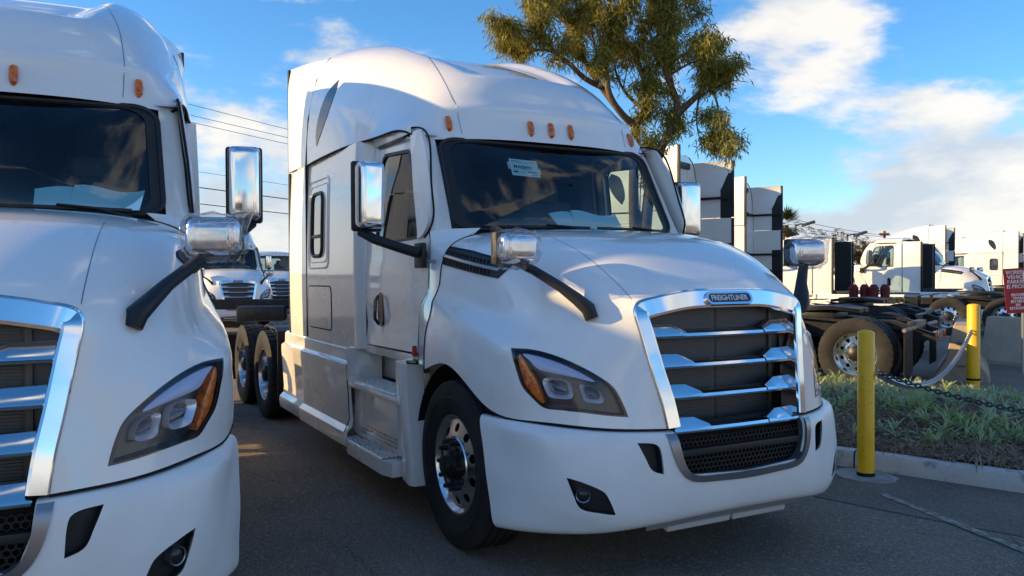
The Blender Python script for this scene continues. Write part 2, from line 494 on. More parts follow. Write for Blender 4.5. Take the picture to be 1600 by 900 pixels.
def thin_glass(name, tint, rough=.0, refl=1.0, haze=0.0, hazecol=(.5, .5, .5), base=.055):
    m = bpy.data.materials.new(name); m.use_nodes = True
    t = m.node_tree; t.nodes.clear()
    tr = t.nodes.new('ShaderNodeBsdfTransparent'); tr.inputs[0].default_value = (*tint, 1)
    gl = t.nodes.new('ShaderNodeBsdfGlossy'); gl.inputs['Roughness'].default_value = rough; gl.inputs[0].default_value = (refl, refl, refl, 1)
    lw = t.nodes.new('ShaderNodeLayerWeight'); lw.inputs[0].default_value = .5
    pw = t.nodes.new('ShaderNodeMath'); pw.operation = 'POWER'; pw.inputs[1].default_value = 5; t.links.new(lw.outputs['Facing'], pw.inputs[0])
    fr = t.nodes.new('ShaderNodeMath'); fr.operation = 'MULTIPLY_ADD'; fr.inputs[1].default_value = .93; fr.inputs[2].default_value = base; t.links.new(pw.outputs[0], fr.inputs[0])
    x = t.nodes.new('ShaderNodeMixShader'); t.links.new(fr.outputs[0], x.inputs[0]); t.links.new(tr.outputs[0], x.inputs[1]); t.links.new(gl.outputs[0], x.inputs[2])
    out = x.outputs[0]
    if haze:
        df = t.nodes.new('ShaderNodeBsdfDiffuse'); df.inputs[0].default_value = (*hazecol, 1)
        n = t.nodes.new('ShaderNodeTexNoise'); n.inputs['Scale'].default_value = 2.2; n.inputs['Detail'].default_value = 3
        tco = t.nodes.new('ShaderNodeTexCoord'); t.links.new(tco.outputs['Object'], n.inputs['Vector'])
        r = t.nodes.new('ShaderNodeMapRange'); r.inputs[1].default_value = .4; r.inputs[2].default_value = .75; r.inputs[4].default_value = haze
        t.links.new(n.outputs[0], r.inputs[0])
        y = t.nodes.new('ShaderNodeMixShader'); t.links.new(r.outputs[0], y.inputs[0]); t.links.new(out, y.inputs[1]); t.links.new(df.outputs[0], y.inputs[2]); out = y.outputs[0]
    o = t.nodes.new('ShaderNodeOutputMaterial'); t.links.new(out, o.inputs[0])
    M[name] = m
mat('white_paint', (.90, .875, .825), .30, coat=1.0, dirt=(1.3, .22, .36), var=[(2.5, (.86, .835, .785), .45, .75), (55, (.62, .61, .58), .72, .80)])
mat('white_bumper', (.88, .87, .83), .36, coat=.15, dirt=(3, .28, .46), var=[(3, (.82, .81, .775), .4, .7), (60, (.45, .45, .44), .72, .78)])
mat('chrome', (.84, .84, .84), .06, 1, dirt=(5, .05, .13))
mat('bright_alloy', (.74, .74, .74), .16, 1, dirt=(9, .10, .28))
mat('grey_trim', (.30, .31, .33), .33, .8)
mat('black_plastic', (.018, .019, .021), .48, bump=(180, .12, .002), dirt=(6, .38, .6))
mat('black_gloss', (.010, .011, .013), .12, coat=.5)
mat('black_metal', (.016, .016, .017), .42, .2, var=[(7, (.045, .042, .040), .5, .8)])
mat('rubber', (.022, .022, .022), .72, spec=.3, var=[(5, (.042, .040, .037), .45, .75)], bump=(90, .15, .002))
mat('dusty_rubber', (.045, .041, .036), .85, spec=.2, var=[(4, (.10, .088, .07), .4, .7)], bump=(90, .15, .002))
mat('dark_void', (.006, .006, .007), .8)
mat('radiator', (.125, .13, .14), .5, .4)
mat('radiator_post', (.13, .12, .11), .5, .4)
mat('amber', (.85, .20, .012), .22, coat=.6, var=[(40, (.42, .07, .008), .45, .65)])
mat('lamp_dark', (.012, .016, .026), .3, coat=.5)
mat('lamp_strip', (.46, .50, .66), .3, .1)
mat('lamp_reflector', (.92, .93, .96), .20, .55)
mat('dark_glass', (.022, .024, .028), .16, coat=.15)
mat('lamp_lens', (.06, .075, .11), .06, .3, coat=1)
mat('red_lens', (.45, .012, .012), .25, coat=.5)
mat('white_plastic', (.62, .62, .60), .45)
mat('badge_blue', (.012, .02, .055), .2, coat=.5)
mat('interior_grey', (.035, .038, .044), .75, bump=(120, .2, .002))
mat('interior_lining', (.06, .062, .068), .85)
mat('seat_cloth', (.03, .032, .036), .9)
mat('seat_wrap', (.07, .075, .085), .25, spec=.6, bump=(16, .9, .03))
mat('paper', (.62, .93, .93), .8)
mat('ink', (.05, .08, .09), .8)
mat('tread_plate', (.55, .55, .54), .3, 1, dirt=(14, .2, .5))
mat('steel_dusty', (.24, .22, .20), .6, .3, var=[(8, (.15, .12, .10), .4, .7)])
thin_glass('windshield_glass', (.58, .68, .70), haze=.03, hazecol=(.5, .55, .62))
thin_glass('side_glass', (.55, .66, .62), haze=.02)
thin_glass('lamp_cover', (.97, .98, 1.0), rough=.0, base=.022)
thin_glass('plastic_wrap', (.84, .85, .88), rough=.06, haze=.16, hazecol=(.75, .75, .77), base=.07)
mat('yellow_paint', (.98, .53, .008), .40, coat=.2, var=[(9, (.92, .46, .010), .45, .7), (1.6, (.88, .52, .02), .5, .7), (30, (.16, .09, .03), .655, .675)], bump=(30, .15, .003))
mat('concrete_kerb', (.60, .55, .48), .9, var=[(3, (.50, .46, .41), .4, .7), (30, (.45, .45, .44), .5, .7), (5, (.22, .21, .20), .60, .72)], bump=(60, .5, .006))
mat('concrete_foot', (.42, .39, .35), .92, var=[(8, (.22, .22, .21), .4, .7)], bump=(40, .6, .008))
mat('concrete_barrier', (.46, .36, .25), .9, var=[(2, (.38, .30, .21), .4, .7), (20, (.50, .42, .32), .5, .75)], bump=(40, .4, .006))
mat('soil', (.115, .078, .052), .95, var=[(6, (.18, .125, .08), .4, .7), (40, (.05, .035, .026), .5, .7)], bump=(25, 1, .04))
mat('leaf_grey', (.48, .56, .31), .6, var=[(1.5, (.38, .46, .15), .4, .62), (.5, (.52, .47, .27), .55, .70), (9, (.58, .63, .46), .5, .75)])
mat('leaf_dry', (.30, .185, .105), .9, var=[(3, (.44, .29, .17), .45, .7), (7, (.11, .07, .045), .5, .7)])
mat('tree_leaf', (.27, .25, .045), .5, var=[(.8, (.36, .29, .04), .42, .62), (6, (.14, .165, .04), .50, .72)])
mat('bark', (.16, .095, .055), .9, var=[(5, (.085, .055, .035), .4, .65)], bump=(22, .8, .02))
mat('autumn_leaf', (.13, .075, .03), .8, var=[(1, (.07, .06, .025), .4, .65)])
mat('palm_leaf', (.045, .065, .02), .6)
mat('far_green', (.055, .07, .05), .95, var=[(.05, (.10, .10, .08), .4, .65)])
mat('crack_tar', (.085, .07, .056), .9)
mat('galvanised', (.42, .43, .44), .4, .9)
mat('dark_chain', (.06, .075, .085), .5, .7)
mat('sign_red', (.42, .012, .022), .45)
mat('sign_white', (.78, .76, .74), .6)
mat('wire', (.02, .02, .022), .6)
mat('pole_grey', (.10, .10, .11), .5, .5)
mat('line_paint', (.40, .36, .30), .9, var=[(18, (.20, .165, .13), .40, .56)])
mat('wood_pallet', (.42, .27, .12), .8)
mat('dark_red', (.16, .02, .02), .6)
mat('silver_paint', (.42, .42, .40), .28, .35, coat=.5)
mat('blue_white_paint', (.52, .62, .76), .25, coat=.5)
# asphalt: aggregate speckle, worn paler areas, fine cracks
mat('asphalt', (.25, .20, .155), .93, spec=.22, var=[(.35, (.30, .245, .195), .40, .66), (1.7, (.19, .155, .122), .5, .75), (.9, (.10, .083, .067), .64, .72), (24, (.36, .295, .235), .54, .62), (60, (.55, .465, .385), .60, .66), (80, (.05, .042, .034), .56, .62)], bump=(85, 1.0, .014))
mat('asphalt_dark', (.19, .152, .12), .94, spec=.22, var=[(1.2, (.25, .20, .158), .4, .66), (26, (.28, .23, .185), .52, .70), (60, (.50, .42, .35), .60, .70), (95, (.045, .037, .03), .55, .66)], bump=(70, 1.0, .012))

for k in ('tree_leaf', 'leaf_grey', 'autumn_leaf', 'palm_leaf'):      # thin leaves let light through
    t = M[k].node_tree; p = t.nodes['Principled BSDF']; out = t.nodes['Material Output']
    tl = t.nodes.new('ShaderNodeBsdfTranslucent'); x = t.nodes.new('ShaderNodeMixShader'); x.inputs[0].default_value = .35
    if p.inputs['Base Color'].links: t.links.new(p.inputs['Base Color'].links[0].from_socket, tl.inputs[0])
    else: tl.inputs[0].default_value = p.inputs['Base Color'].default_value
    t.links.new(p.outputs[0], x.inputs[1]); t.links.new(tl.outputs[0], x.inputs[2]); t.links.new(x.outputs[0], out.inputs[0])
# ------------------------------------------------------------------ the truck (local: x forward, y to its left, z up; origin under the front axle)
CABZ = ([1.05, 1.5, 1.9, 2.3, 2.72], [1.135, 1.14, 1.125, 1.095, 1.045])
def caby(z, x=-1.72): return float(np.interp(z, *CABZ)) - .035 * max(0., x + 1.72)
def sly(z): return 1.205 - .025 * ((z - 1.7) / 1.0) ** 2
HEAD = [(-0.336, 1.271), (-0.223, 1.266), (-0.098, 1.238), (0.025, 1.191), (0.135, 1.134), (0.207, 1.081), (0.248, 1.016), (0.286, 0.931), (0.191, 0.938), (0.063, 0.951), (-0.058, 0.959), (-0.151, 0.966), (-0.213, 1.013), (-0.268, 1.068), (-0.305, 1.163)]
AMBER = [(-0.290, 1.240), (-0.240, 1.166), (-0.192, 1.089), (-0.157, 0.985), (-0.234, 1.045), (-0.266, 1.096), (-0.295, 1.19)]
STRIP = [(-0.274, 1.243), (-0.17, 1.226), (-0.047, 1.187), (0.058, 1.140), (0.111, 1.104), (-0.018, 1.13), (-0.135, 1.151), (-0.189, 1.167), (-0.234, 1.207)]
PROJ1 = [(-0.161, 1.1), (-0.134, 1.119), (-0.06, 1.116), (-0.022, 1.094), (-0.003, 1.038), (-0.021, 1.015), (-0.113, 1.018), (-0.14, 1.043)]
PROJ2 = [(0.037, 1.085), (0.086, 1.083), (0.137, 1.056), (0.154, 1.001), (0.073, 1.002), (0.051, 1.04)]
FOG = [(-.182, .631), (-.096, .608), (.005, .565), (.033, .528), (.069, .441), (-.026, .454), (-.113, .475), (-.144, .535)]
SLOT = [(-.675, .804), (-.594, .797), (-.564, .774), (-.549, .640), (-.612, .664), (-.644, .728)]      # a = -y in the frame that looks along x

def wheel(parent, kind, c, side):
    """kind: steer / drive ; outer face towards +y, mirrored for side -1"""
    w = bpy.data.objects.new('wheel', None); C.objects.link(w); w.parent = parent
    w.location = c
    if side < 0: w.rotation_euler = (0, 0, math.pi)
    if kind in WHEELS:
        for n, me in WHEELS[kind]:
            o = bpy.data.objects.new(n, me); C.objects.link(o); o.parent = w
        return w
    parts = []
    def done(mb, n, m, ang=32):
        o = mb.obj(n, m, w, ang=ang); parts.append((n, o.data))
    hw = .14
    if kind == 'steer':
        tread = [(.505, .128)] + [(r, y) for y in (.085, .03, -.03, -.085) for r, y in ((.513, y + .012), (.501, y + .008), (.501, y - .008), (.513, y - .012))] + [(.505, -.128)]
        mb = MB().lathe([(.295, .10), (.302, .128), (.33, .142), (.40, .149), (.408, .152), (.412, .149), (.45, .146), (.478, .139), (.495, .135)] + tread + [(.495, -.135), (.44, -.148), (.36, -.148), (.30, -.13)], 72)
        done(mb, 'tyre', 'rubber')
    else:
        k96 = 144
        prof = [(.295, .10), (.302, .128), (.33, .142), (.40, .149), (.45, .146), (.478, .139), (.496, .134), (.516, .128), (.516, .055), (.500, .050), (.500, .040), (.516, .035), (.516, -.035), (.500, -.040), (.500, -.050), (.516, -.055), (.516, -.128), (.495, -.135), (.44, -.148), (.36, -.148), (.30, -.13)]
        def md(j, k):
            if j in (7, 8, 15, 16): return -.010 if k % 4 == 0 else 0
            if j in (11, 12): return -.010 if (k + 2) % 4 == 0 else 0
            return 0
        mb = MB().lathe(prof, k96, mod=md)
        for y0 in (-.33,): mb.lathe([(r, y + y0) for r, y in prof], k96, mod=md)
        done(mb, 'tyre', 'rubber')
    # rim: one disc with ten hand holes
    if kind == 'steer':
        prof = [(.292, .10), (.306, .118), (.306, .128), (.292, .126), (.280, .108), (.270, .096), (.245, .098), (.190, .118), (.170, .120), (.165, .128), (.115, .128)]
        y0, hubr = .105, 1
    else:
        prof = [(.292, .10), (.306, .118), (.306, .128), (.292, .126), (.282, .09), (.272, .0), (.265, -.02), (.20, -.022), (.180, -.012), (.120, -.010)]
        y0, hubr = -.022, 1
    rim = MB().lathe(prof + [(r, h - .012) for r, h in prof[::-1]] + [prof[0]], 96)
    o = rim.obj('rim', 'bright_alloy', None, weld=True)
    me = o.data; bm = bmesh.new(); bm.from_mesh(me); bmesh.ops.recalc_face_normals(bm, faces=bm.faces); bm.to_mesh(me); bm.free()
    cut = MB()
    for k in range(10):
        a = 2 * math.pi * (k + .5) / 10
        cx, cz = .222 * math.cos(a), .222 * math.sin(a)
        cut.prism([(cx + .027 * math.cos(2 * math.pi * j / 20), y0 - .10, cz + .027 * math.sin(2 * math.pi * j / 20)) for j in range(20)], (0, .2, 0))
    boolcut(o, cut)
    o.parent = w
    parts.append(('rim', o.data))
    done(MB().lathe([(.285, -.06), (.0, -.06)], 40), 'brake_drum', 'dark_void')
    hy = .128 if kind == 'steer' else -.010
    hub = MB()
    hub.lathe([(.115, hy - .01), (.112, hy + .012), (.085, hy + .018), (.080, hy + .045), (.062, hy + .055), (.058, hy + .075), (.0, hy + .078)] if kind == 'steer' else [(.118, hy - .01), (.116, hy + .05), (.095, hy + .06), (.088, hy + .13), (.05, hy + .15), (0, hy + .15)], 32)
    done(hub, 'hub', 'black_metal')
    for k in range(10):
        a = 2 * math.pi * k / 10
        nb = MB().lathe([(.019, -.002), (.019, .014), (.0145, .02), (.0145, .045), (.011, .051), (0, .051)], 6, c=(.143 * math.cos(a), hy, .143 * math.sin(a)))
        done(nb, 'lug_nut', 'black_metal' if kind == 'steer' else 'bright_alloy')
    WHEELS[kind] = parts
    return w
WHEELS = {}

def build_truck():
    T = empty('semi_truck')
    HP, BP, RP = hop(), bup(), surf(ROOF, 10, 8)
    # pressed creases: fender line above the wheel arch, corner edge of the bumper
    hx, hy, hz = HP[..., 0].copy(), HP[..., 1].copy(), HP[..., 2].copy()
    zc = 1.495 - .225 * (hx + .30)
    k = np.clip(1 - np.abs(hz - zc) / .11, 0, 1) * np.clip((hx + .40) / .1, 0, 1) * np.clip((.80 - hx) / .12, 0, 1) * (np.abs(hy) > .9)
    HP[..., 1] += np.sign(hy) * .030 * k
    bx_, by_, bz_ = BP[..., 0].copy(), BP[..., 1].copy(), BP[..., 2].copy()
    ph = np.degrees(np.arctan2(np.abs(by_), bx_ - .3)); pc = 61.7 - (.85 - bz_) / .22 * 8 + np.clip(.62 - bz_, 0, 1) * 12
    k = .020 * np.clip(1 - np.abs(ph - pc) / 15, 0, 1) * np.clip((bz_ - .36) / .08, 0, 1) * np.clip((.86 - bz_) / .02, 0, 1)
    BP[..., 0] += k * np.cos(np.radians(ph)); BP[..., 1] += np.sign(by_) * k * np.sin(np.radians(ph))
    # hollow of the roof between its two shoulders, brow line above the lamps
    x, y, z = RP[..., 0], RP[..., 1], RP[..., 2]
    sm = lambda t: np.clip(t, 0, 1) ** 2 * (3 - 2 * np.clip(t, 0, 1))
    RP[..., 2] -= .085 * sm((-x - 1.08) / .22) * (1 - sm((abs(y) - (.36 + .10 * sm((-x - 1.1) / .9))) / .20)) * (1 - .55 * sm((-x - 2.2) / 1.0))
    RP[..., 0] += .030 * np.exp(-((z - 2.885) / .055) ** 2) * (1 - sm((abs(y) - .80) / .22))
    # ---------------- hood and headlights
    hood = MB().solid(HP, .009, (.2, 0, 1.0)).obj('hood', 'white_paint', T)
    cut = MB()
    fr = {}
    for s in (1, -1):
        fr[s] = F = Frame(s * R(43.8), HP)
        F.s = s
        hp = resample(smooth_loop_corner(HEAD), 64)
        cut.prism([F.t * (a * s) + Vector((0, 0, z_)) + F.n * 1.16 for a, z_ in hp], F.n * .45)
    boolcut(hood, cut)
    for s in (1, -1):
        F = fr[s]
        sc = lambda L: [(a * s, z_) for a, z_ in L]
        hp = sc(resample(smooth_loop_corner(HEAD), 64))
        bz = MB(); F.ring(bz, hp, 1.015, .955, .0015, .0015); F.ring(bz, hp, .955, .95, .0015, -.07); F.ring(bz, hp, 1.015, 1.015, .0015, -.01)
        hl = bz.obj('headlight', 'black_gloss', T)
        b = MB(); F.fill(b, [(p[0], p[1]) for p in hp], -.062); b.obj('housing', 'lamp_dark', hl)
        b = MB(); am = sc(smooth_loop(AMBER, 40)); F.fill(b, am, -.016, .004); F.ring(b, am, 1, 1, -.016, -.06); b.obj('turn_signal', 'amber', hl)
        b = MB(); st = sc(smooth_loop(STRIP, 48)); F.fill(b, st, -.020, .004); F.ring(b, st, 1, 1, -.020, -.06); b.obj('light_strip', 'lamp_strip', hl)
        for P in (PROJ1, PROJ2):
            pl = sc(smooth_loop(P, 40))
            b = MB(); F.ring(b, pl, 1.03, .70, -.022, -.054); F.ring(b, pl, 1.03, 1.03, -.022, -.06); rf = b.obj('reflector', 'lamp_reflector', hl)
            b = MB(); F.fill(b, [(p[0], p[1]) for p in shrink(pl, .72)], -.054, .030); b.obj('beam_lens', 'lamp_lens', hl)
        b = MB(); F.fill(b, shrink(hp, .957), -.002); b.obj('cover', 'lamp_cover', hl)
    # seam down each side of the hood top, hood vents, arm bases
    for s in (1, -1):
        ed = [Vector(p) + Vector((-.004, s * .002, 0)) for p in HP[0] if p[1] * s > .80]
        MB().tube(ed, .0045, 6).obj('hood_gap', 'dark_void', hood)
        eb = [Vector(p) + Vector((0, 0, -.006)) for p in HP[30:, -1 if s > 0 else 0]]
        MB().tube(eb, .0045, 6).obj('hood_gap', 'dark_void', hood)
        Fz = BVHTree.FromPolygons([Vector(p) for p in HP.reshape(-1, 3)], [(i * HP.shape[1] + j, (i + 1) * HP.shape[1] + j, (i + 1) * HP.shape[1] + j + 1, i * HP.shape[1] + j + 1) for i in range(HP.shape[0] - 1) for j in range(HP.shape[1] - 1)])
        pts = []
        for t in np.linspace(0, 1, 26):
            xx = .35 + t * .70; yy = s * (.66 - .06 * t)
            h = Fz.ray_cast(Vector((xx, yy, 3)), Vector((0, 0, -1)))
            if h[0]: pts.append(h[0] + Vector((0, 0, -.0015)))
        MB().tube(pts, .0028, 6).obj('hood_seam', 'grey_trim', hood)
        Fs = Frame(s * R(90), HP)
        vo = [(a, z_) for a, z_ in [(-.285, 1.855), (.02, 1.818), (.36, 1.752), (.405, 1.722), (.345, 1.648), (.02, 1.695), (-.285, 1.738)]]
        vo = [(-a * s * -1, z_) for a, z_ in vo]
        vr = resample(vo, 60)
        b = MB(); Fs.fill(b, vr, .004, rings=4); Fs.ring(b, vr, 1, 1, .004, -.02); v = b.obj('hood_vent', 'black_plastic', hood)
        b = MB(); Fs.ring(b, vr, 1.0, .93, .013, .013); Fs.ring(b, vr, 1, 1, .013, .0); Fs.ring(b, vr, .93, .93, .013, .0); b.obj('vent_frame', 'black_plastic', v)
        b = MB()
        p0, p1 = (-.27, 1.792), (.34, 1.695)
        pt = [Fs.p(s * (p0[0] + (p1[0] - p0[0]) * t), p0[1] + (p1[1] - p0[1]) * t, .014) for t in np.linspace(0, 1, 16)]
        b.tube(pt, [(.004, .010)] * 16, 8); b.obj('vent_strip', 'bright_alloy', v)
        b = MB()
        for k in range(15):
            for r0 in (.026, -.028):
                t = .06 + .80 * k / 14
                a_, z_ = p0[0] + (p1[0] - p0[0]) * t, p0[1] + (p1[1] - p0[1]) * t + r0
                q = Fs.p(s * a_, z_, .006)
                b.box(q, (.012, .014, .034), .002, 1)
        b.obj('vent_fins', 'black_plastic', v, kind='stuff')
    # ---------------- grille
    Fc = spline([(p[0], -p[1], p[2]) for p in HOOD[-1][:0:-1]] + list(HOOD[-1]), 121)
    yz = Fc[:, 1:]
    tg = np.gradient(yz, axis=0); tg /= np.linalg.norm(tg, axis=1)[:, None]
    nin = np.stack([tg[:, 1], -tg[:, 0]], 1)
    nin *= np.sign(((np.array([0, 1.2]) - yz) * nin).sum(1))[:, None]
    wd = .078 + .030 * np.clip((yz[:, 1] - 1.46) / .06, 0, 1)
    rows = []
    for f, dx in ((-.004, -.03), (0, .004), (.05, .010), (.10, .013), (.82, .030), (.95, .027), (1.0, .014), (1.0, -.10)):
        q = Fc.copy(); q[:, 1:] += nin * (wd * f)[:, None]; q[:, 0] += dx; rows.append(q)
    gs = MB().grid(np.array(rows)).obj('grille_surround', 'chrome', T, ang=14)
    gx = lambda z_: 1.215 - (z_ - .865) * .216
    hw = lambda z_: .505 + (z_ - .865) * .150 - .062
    for zi in (1.338, 1.178, 1.018, .846):
        w_ = hw(zi) + .006
        G = []
        for yv in np.linspace(-w_, w_, 41):
            x0 = gx(zi) - .030 + .030 * (1 - (yv / .56) ** 2)
            sec = [(-.085, -.022), (.0, -.021), (.013, -.017), (.017, -.007), (.011, .008), (-.006, .015), (-.085, .020), (-.085, -.022)]
            G.append([(x0 + p_, yv, zi + q_) for p_, q_ in sec])
        gb = MB().grid(np.array(G)).obj('grille_bar', 'chrome', gs, ang=20)
        for s in (1, -1):
            P = []
            for yv, tp, bk in ((w_ + .004, .062, .034), (w_ - .150, .058, .034), (w_ - .235, .020, .010)):
                x0 = gx(zi) - .028 + .030 * (1 - (yv / .56) ** 2)
                P.append([(x0 + .019, s * yv, zi - .004), (x0 + .013, s * yv, zi + .010), (x0 - bk * .75, s * yv, zi + tp), (x0 - bk - .03, s * yv, zi + tp), (x0 - .085, s * yv, zi - .01)])
            MB().grid(np.array(P)).obj('bar_end', 'chrome', gs, ang=15)
    rad = MB(); rad.box((1.00, 0, 1.14), (.02, 1.06, .80)); radi = rad.obj('radiator', 'radiator', T)
    fins = MB()
    for k in range(58):
        zz = .765 + k * .0128
        for y0, y1 in ((-.455, -.012), (.012, .40)): fins.box((1.016, (y0 + y1) / 2, zz), (.014, y1 - y0, .005))
    fins.obj('cooling_fins', 'radiator', radi, kind='stuff')
    for yv in (-.475, .425): MB().box((1.022, yv, 1.14), (.02, .025, .78), .003).obj('radiator_post', 'radiator_post', radi)
    pp = MB()
    for s in (1, -1):
        pp.grid([[(gx(zz) - .09, s * (hw(zz) + .004), zz), (.97, s * (hw(zz) - .01), zz)] for zz in np.linspace(.72, 1.50, 9)])
    pp.grid([[(1.0, yv, 1.49), (.92, yv, 1.49)] for yv in (-.56, .56)]); pp.grid([[(1.2, yv, .55), (.92, yv, .55)] for yv in (-.56, .56)])
    pp.grid([[(.93, yv, .5), (.93, yv, .8)] for yv in (-.6, .6)])
    pp.obj('air_duct', 'dark_void', radi)
    # badge
    th = R(-30)
    bo = Vector((1.135, 0, 1.530)); bu = Vector((-.42, 0, .91)); bx = Vector((0, 1, 0)); Bm = basis(bo, bx, bu)
    st = rrect(0, 0, .335, .078, .0385, 8); s2 = rrect(0, 0, .305, .052, .0255, 8)
    b = MB(); b.T = Bm
    n = len(st)
    b.add([(p[0], p[1], -.01) for p in st] + [(p[0], p[1], .012) for p in st] + [(p[0], p[1], .012) for p in s2] + [(p[0], p[1], .006) for p in s2], [(r * n + i, r * n + (i + 1) % n, (r + 1) * n + (i + 1) % n, (r + 1) * n + i) for r in range(3) for i in range(n)])
    bd = b.obj('badge', 'chrome', T)
    b = MB(); b.T = Bm; b.add([(p[0], p[1], .0065) for p in s2], [tuple(range(n))]); b.obj('badge_plate', 'badge_blue', bd)
    text_mesh('FREIGHTLINER', .044, 'sign_white', bd, Bm @ Matrix.Translation((0, 0, .008)), width=.265, bold=.0006)
    # ---------------- bumper
    bump = MB().solid(BP, .012, (.4, 0, .6)).obj('bumper', 'white_bumper', T)
    cut = MB()
    op = [(-.470, .90), (-.450, .74), (-.415, .650), (-.38, .624), (0, .606), (.38, .624), (.415, .650), (.450, .74), (.470, .90)]
    cut.prism([(.9, a, b_) for a, b_ in op], (.6, 0, 0))
    FB = {s: Frame(s * math.atan2(.6, .8), BP) for s in (1, -1)}
    FX = Frame(0, BP)
    for s in (1, -1):
        cut.prism([Vector((1.1, -a * s, b_)) for a, b_ in resample(smooth_loop_corner(SLOT, 6), 30)], (.3, 0, 0))
        F = FB[s]
        cut.prism([F.t * (a * s) + Vector((0, 0, z_)) + F.n * 1.3 for a, z_ in resample(smooth_loop_corner(FOG, 6), 40)], F.n * .4)
    boolcut(bump, cut)
    for s in (1, -1):
        sl = [(a * s, b_) for a, b_ in resample(smooth_loop_corner(SLOT, 6), 30)]
        b = MB(); FX.fill(b, sl, -.055, rings=3); FX.ring(b, sl, 1.0, 1.0, -.004, -.055); b.obj('air_slot', 'black_plastic', bump)
        F = FB[s]
        fg = [(a * s, z_) for a, z_ in resample(smooth_loop_corner(FOG, 6), 40)]
        b = MB(); F.fill(b, fg, -.045, rings=4); F.ring(b, fg, 1, 1, -.003, -.045); fl = b.obj('fog_lamp', 'black_plastic', T)
        ci = [(-.098 * s + .038 * math.cos(t), .540 + .038 * math.sin(t)) for t in np.linspace(0, 2 * math.pi, 28, endpoint=False)]
        b = MB(); F.ring(b, ci, 1, .86, -.008, -.012); F.ring(b, ci, 1, 1, -.008, -.05); b.obj('lamp_ring', 'grey_trim', fl)
        b = MB(); F.fill(b, shrink(ci, .87), -.02, .012); b.obj('lamp_glass', 'dark_glass', fl)
    # U trim of the lower grille
    ot = spline([(-.520, .842), (-.498, .74), (-.462, .655), (-.405, .600), (-.25, .578), (0, .570), (.25, .578), (.405, .600), (.462, .655), (.498, .74), (.520, .842)], 61)
    it = spline([(-.468, .842), (-.450, .74), (-.420, .660), (-.375, .626), (-.24, .612), (0, .606), (.24, .612), (.375, .626), (.420, .660), (.450, .74), (.468, .842)], 61)
    G = [[FX.p(-a, b_, o_) for a, b_ in q] for q, o_ in ((ot, -.005), (ot, .010), (it, .016), (it, -.05))]
    MB().grid(np.array([[tuple(p) for p in r_] for r_ in G])).obj('lower_grille_trim', 'grey_trim', bump, ang=30)
    def hexmesh(z0, z1, x0, wfn):
        b = MB(); r_ = .0165; dx = r_ * math.sqrt(3)
        row = 0; zz = z0
        while zz < z1:
            off = dx / 2 if row % 2 else 0
            k = -22
            while k <= 22:
                yc = k * dx + off
                if abs(yc) < wfn(zz):
                    o_ = [(x0 + .02 * (1 - (yc / .5) ** 2), yc + r_ * .98 * math.sin(t), zz + r_ * .98 * math.cos(t)) for t in [math.pi / 3 * q for q in range(6)]]
                    i_ = [(x0 + .02 * (1 - (yc / .5) ** 2), yc + r_ * .76 * math.sin(t), zz + r_ * .76 * math.cos(t)) for t in [math.pi / 3 * q for q in range(6)]]
                    i2 = [(p[0] - .014, p[1], p[2]) for p in i_]
                    b.add(o_ + i_ + i2, [(q, (q + 1) % 6, 6 + (q + 1) % 6, 6 + q) for q in range(6)] + [(6 + q, 6 + (q + 1) % 6, 12 + (q + 1) % 6, 12 + q) for q in range(6)])
                k += 1
            zz += r_ * 1.5; row += 1
        return b
    lm = MB().box((1.195, 0, .728), (.10, .90, .036), .006).obj('lower_grille', 'black_plastic', T)
    hexmesh(.765, .80, 1.205, lambda z_: .455).obj('mesh_panel', 'black_plastic', lm, ang=None, kind='stuff')
    hexmesh(.625, .70, 1.215, lambda z_: .40 + (z_ - .62) * .4).obj('mesh_panel', 'black_plastic', lm, ang=None, kind='stuff')
    MB().box((1.15, 0, .72), (.02, 1.0, .32)).obj('backing', 'dark_void', lm)
    # grey lip and two white plates under the bumper
    lp = [[FXlow(BP, yv, .0), FXlow(BP, yv, .022)] for yv in np.linspace(-.62, .62, 25)]
    MB().grid(np.array([[tuple(p) for p in r_] for r_ in lp])).obj('lip_trim', 'grey_trim', bump)
    for y0, y1 in ((-.46, -.02), (0.0, .40)):
        MB().box((1.10, (y0 + y1) / 2, .338), (.14, y1 - y0, .034), .008, rot=Matrix.Rotation(R(14), 3, 'Y')).obj('tow_cover', 'white_plastic', bump)
    # ---------------- windshield
    def ws(s_, t):
        cb = Vector((-.27 - .225 * abs(s_) ** 2.4, .95 * s_, 1.965 + .0 * s_ * s_)); ct = Vector((-.715 - .135 * abs(s_) ** 2.4, .92 * s_, 2.650 - .012 * s_ * s_))
        p = cb.lerp(ct, t)
        return p + Vector((.05, 0, .035)) * (4 * t * (1 - t)) * .25
    rr = rrect(0, .5, 1.90, .95, .13, 7)
    def wsfill(f0, f1, off, n=10):
        b = MB(); vs = []; k = len(rr)
        for i in range(n + 1):
            f = f0 + (f1 - f0) * i / n
            for (a, c) in rr: vs.append(ws(a * f, .5 + (c - .5) * f) + Vector((.8, 0, .5)) * off)
        b.add(vs, [(i * k + j, i * k + (j + 1) % k, (i + 1) * k + (j + 1) % k, (i + 1) * k + j) for i in range(n) for j in range(k)])
        return b
    wsh = wsfill(1.0, .02, 0, 16).obj('windshield', 'windshield_glass', T, ang=180)
    g = wsfill(1.035, .955, .006, 2); g.v += []
    g2 = wsfill(1.035, 1.034, .006, 1)
    g.obj('gasket', 'black_plastic', wsh)
    b = MB(); P0 = [ws(a * 1.03, .5 + (c - .5) * 1.03) + Vector((.8, 0, .5)) * .006 for a, c in rr]
    b.tube(P0, .016, 8, closed=True); b.obj('gasket_bead', 'black_plastic', wsh)
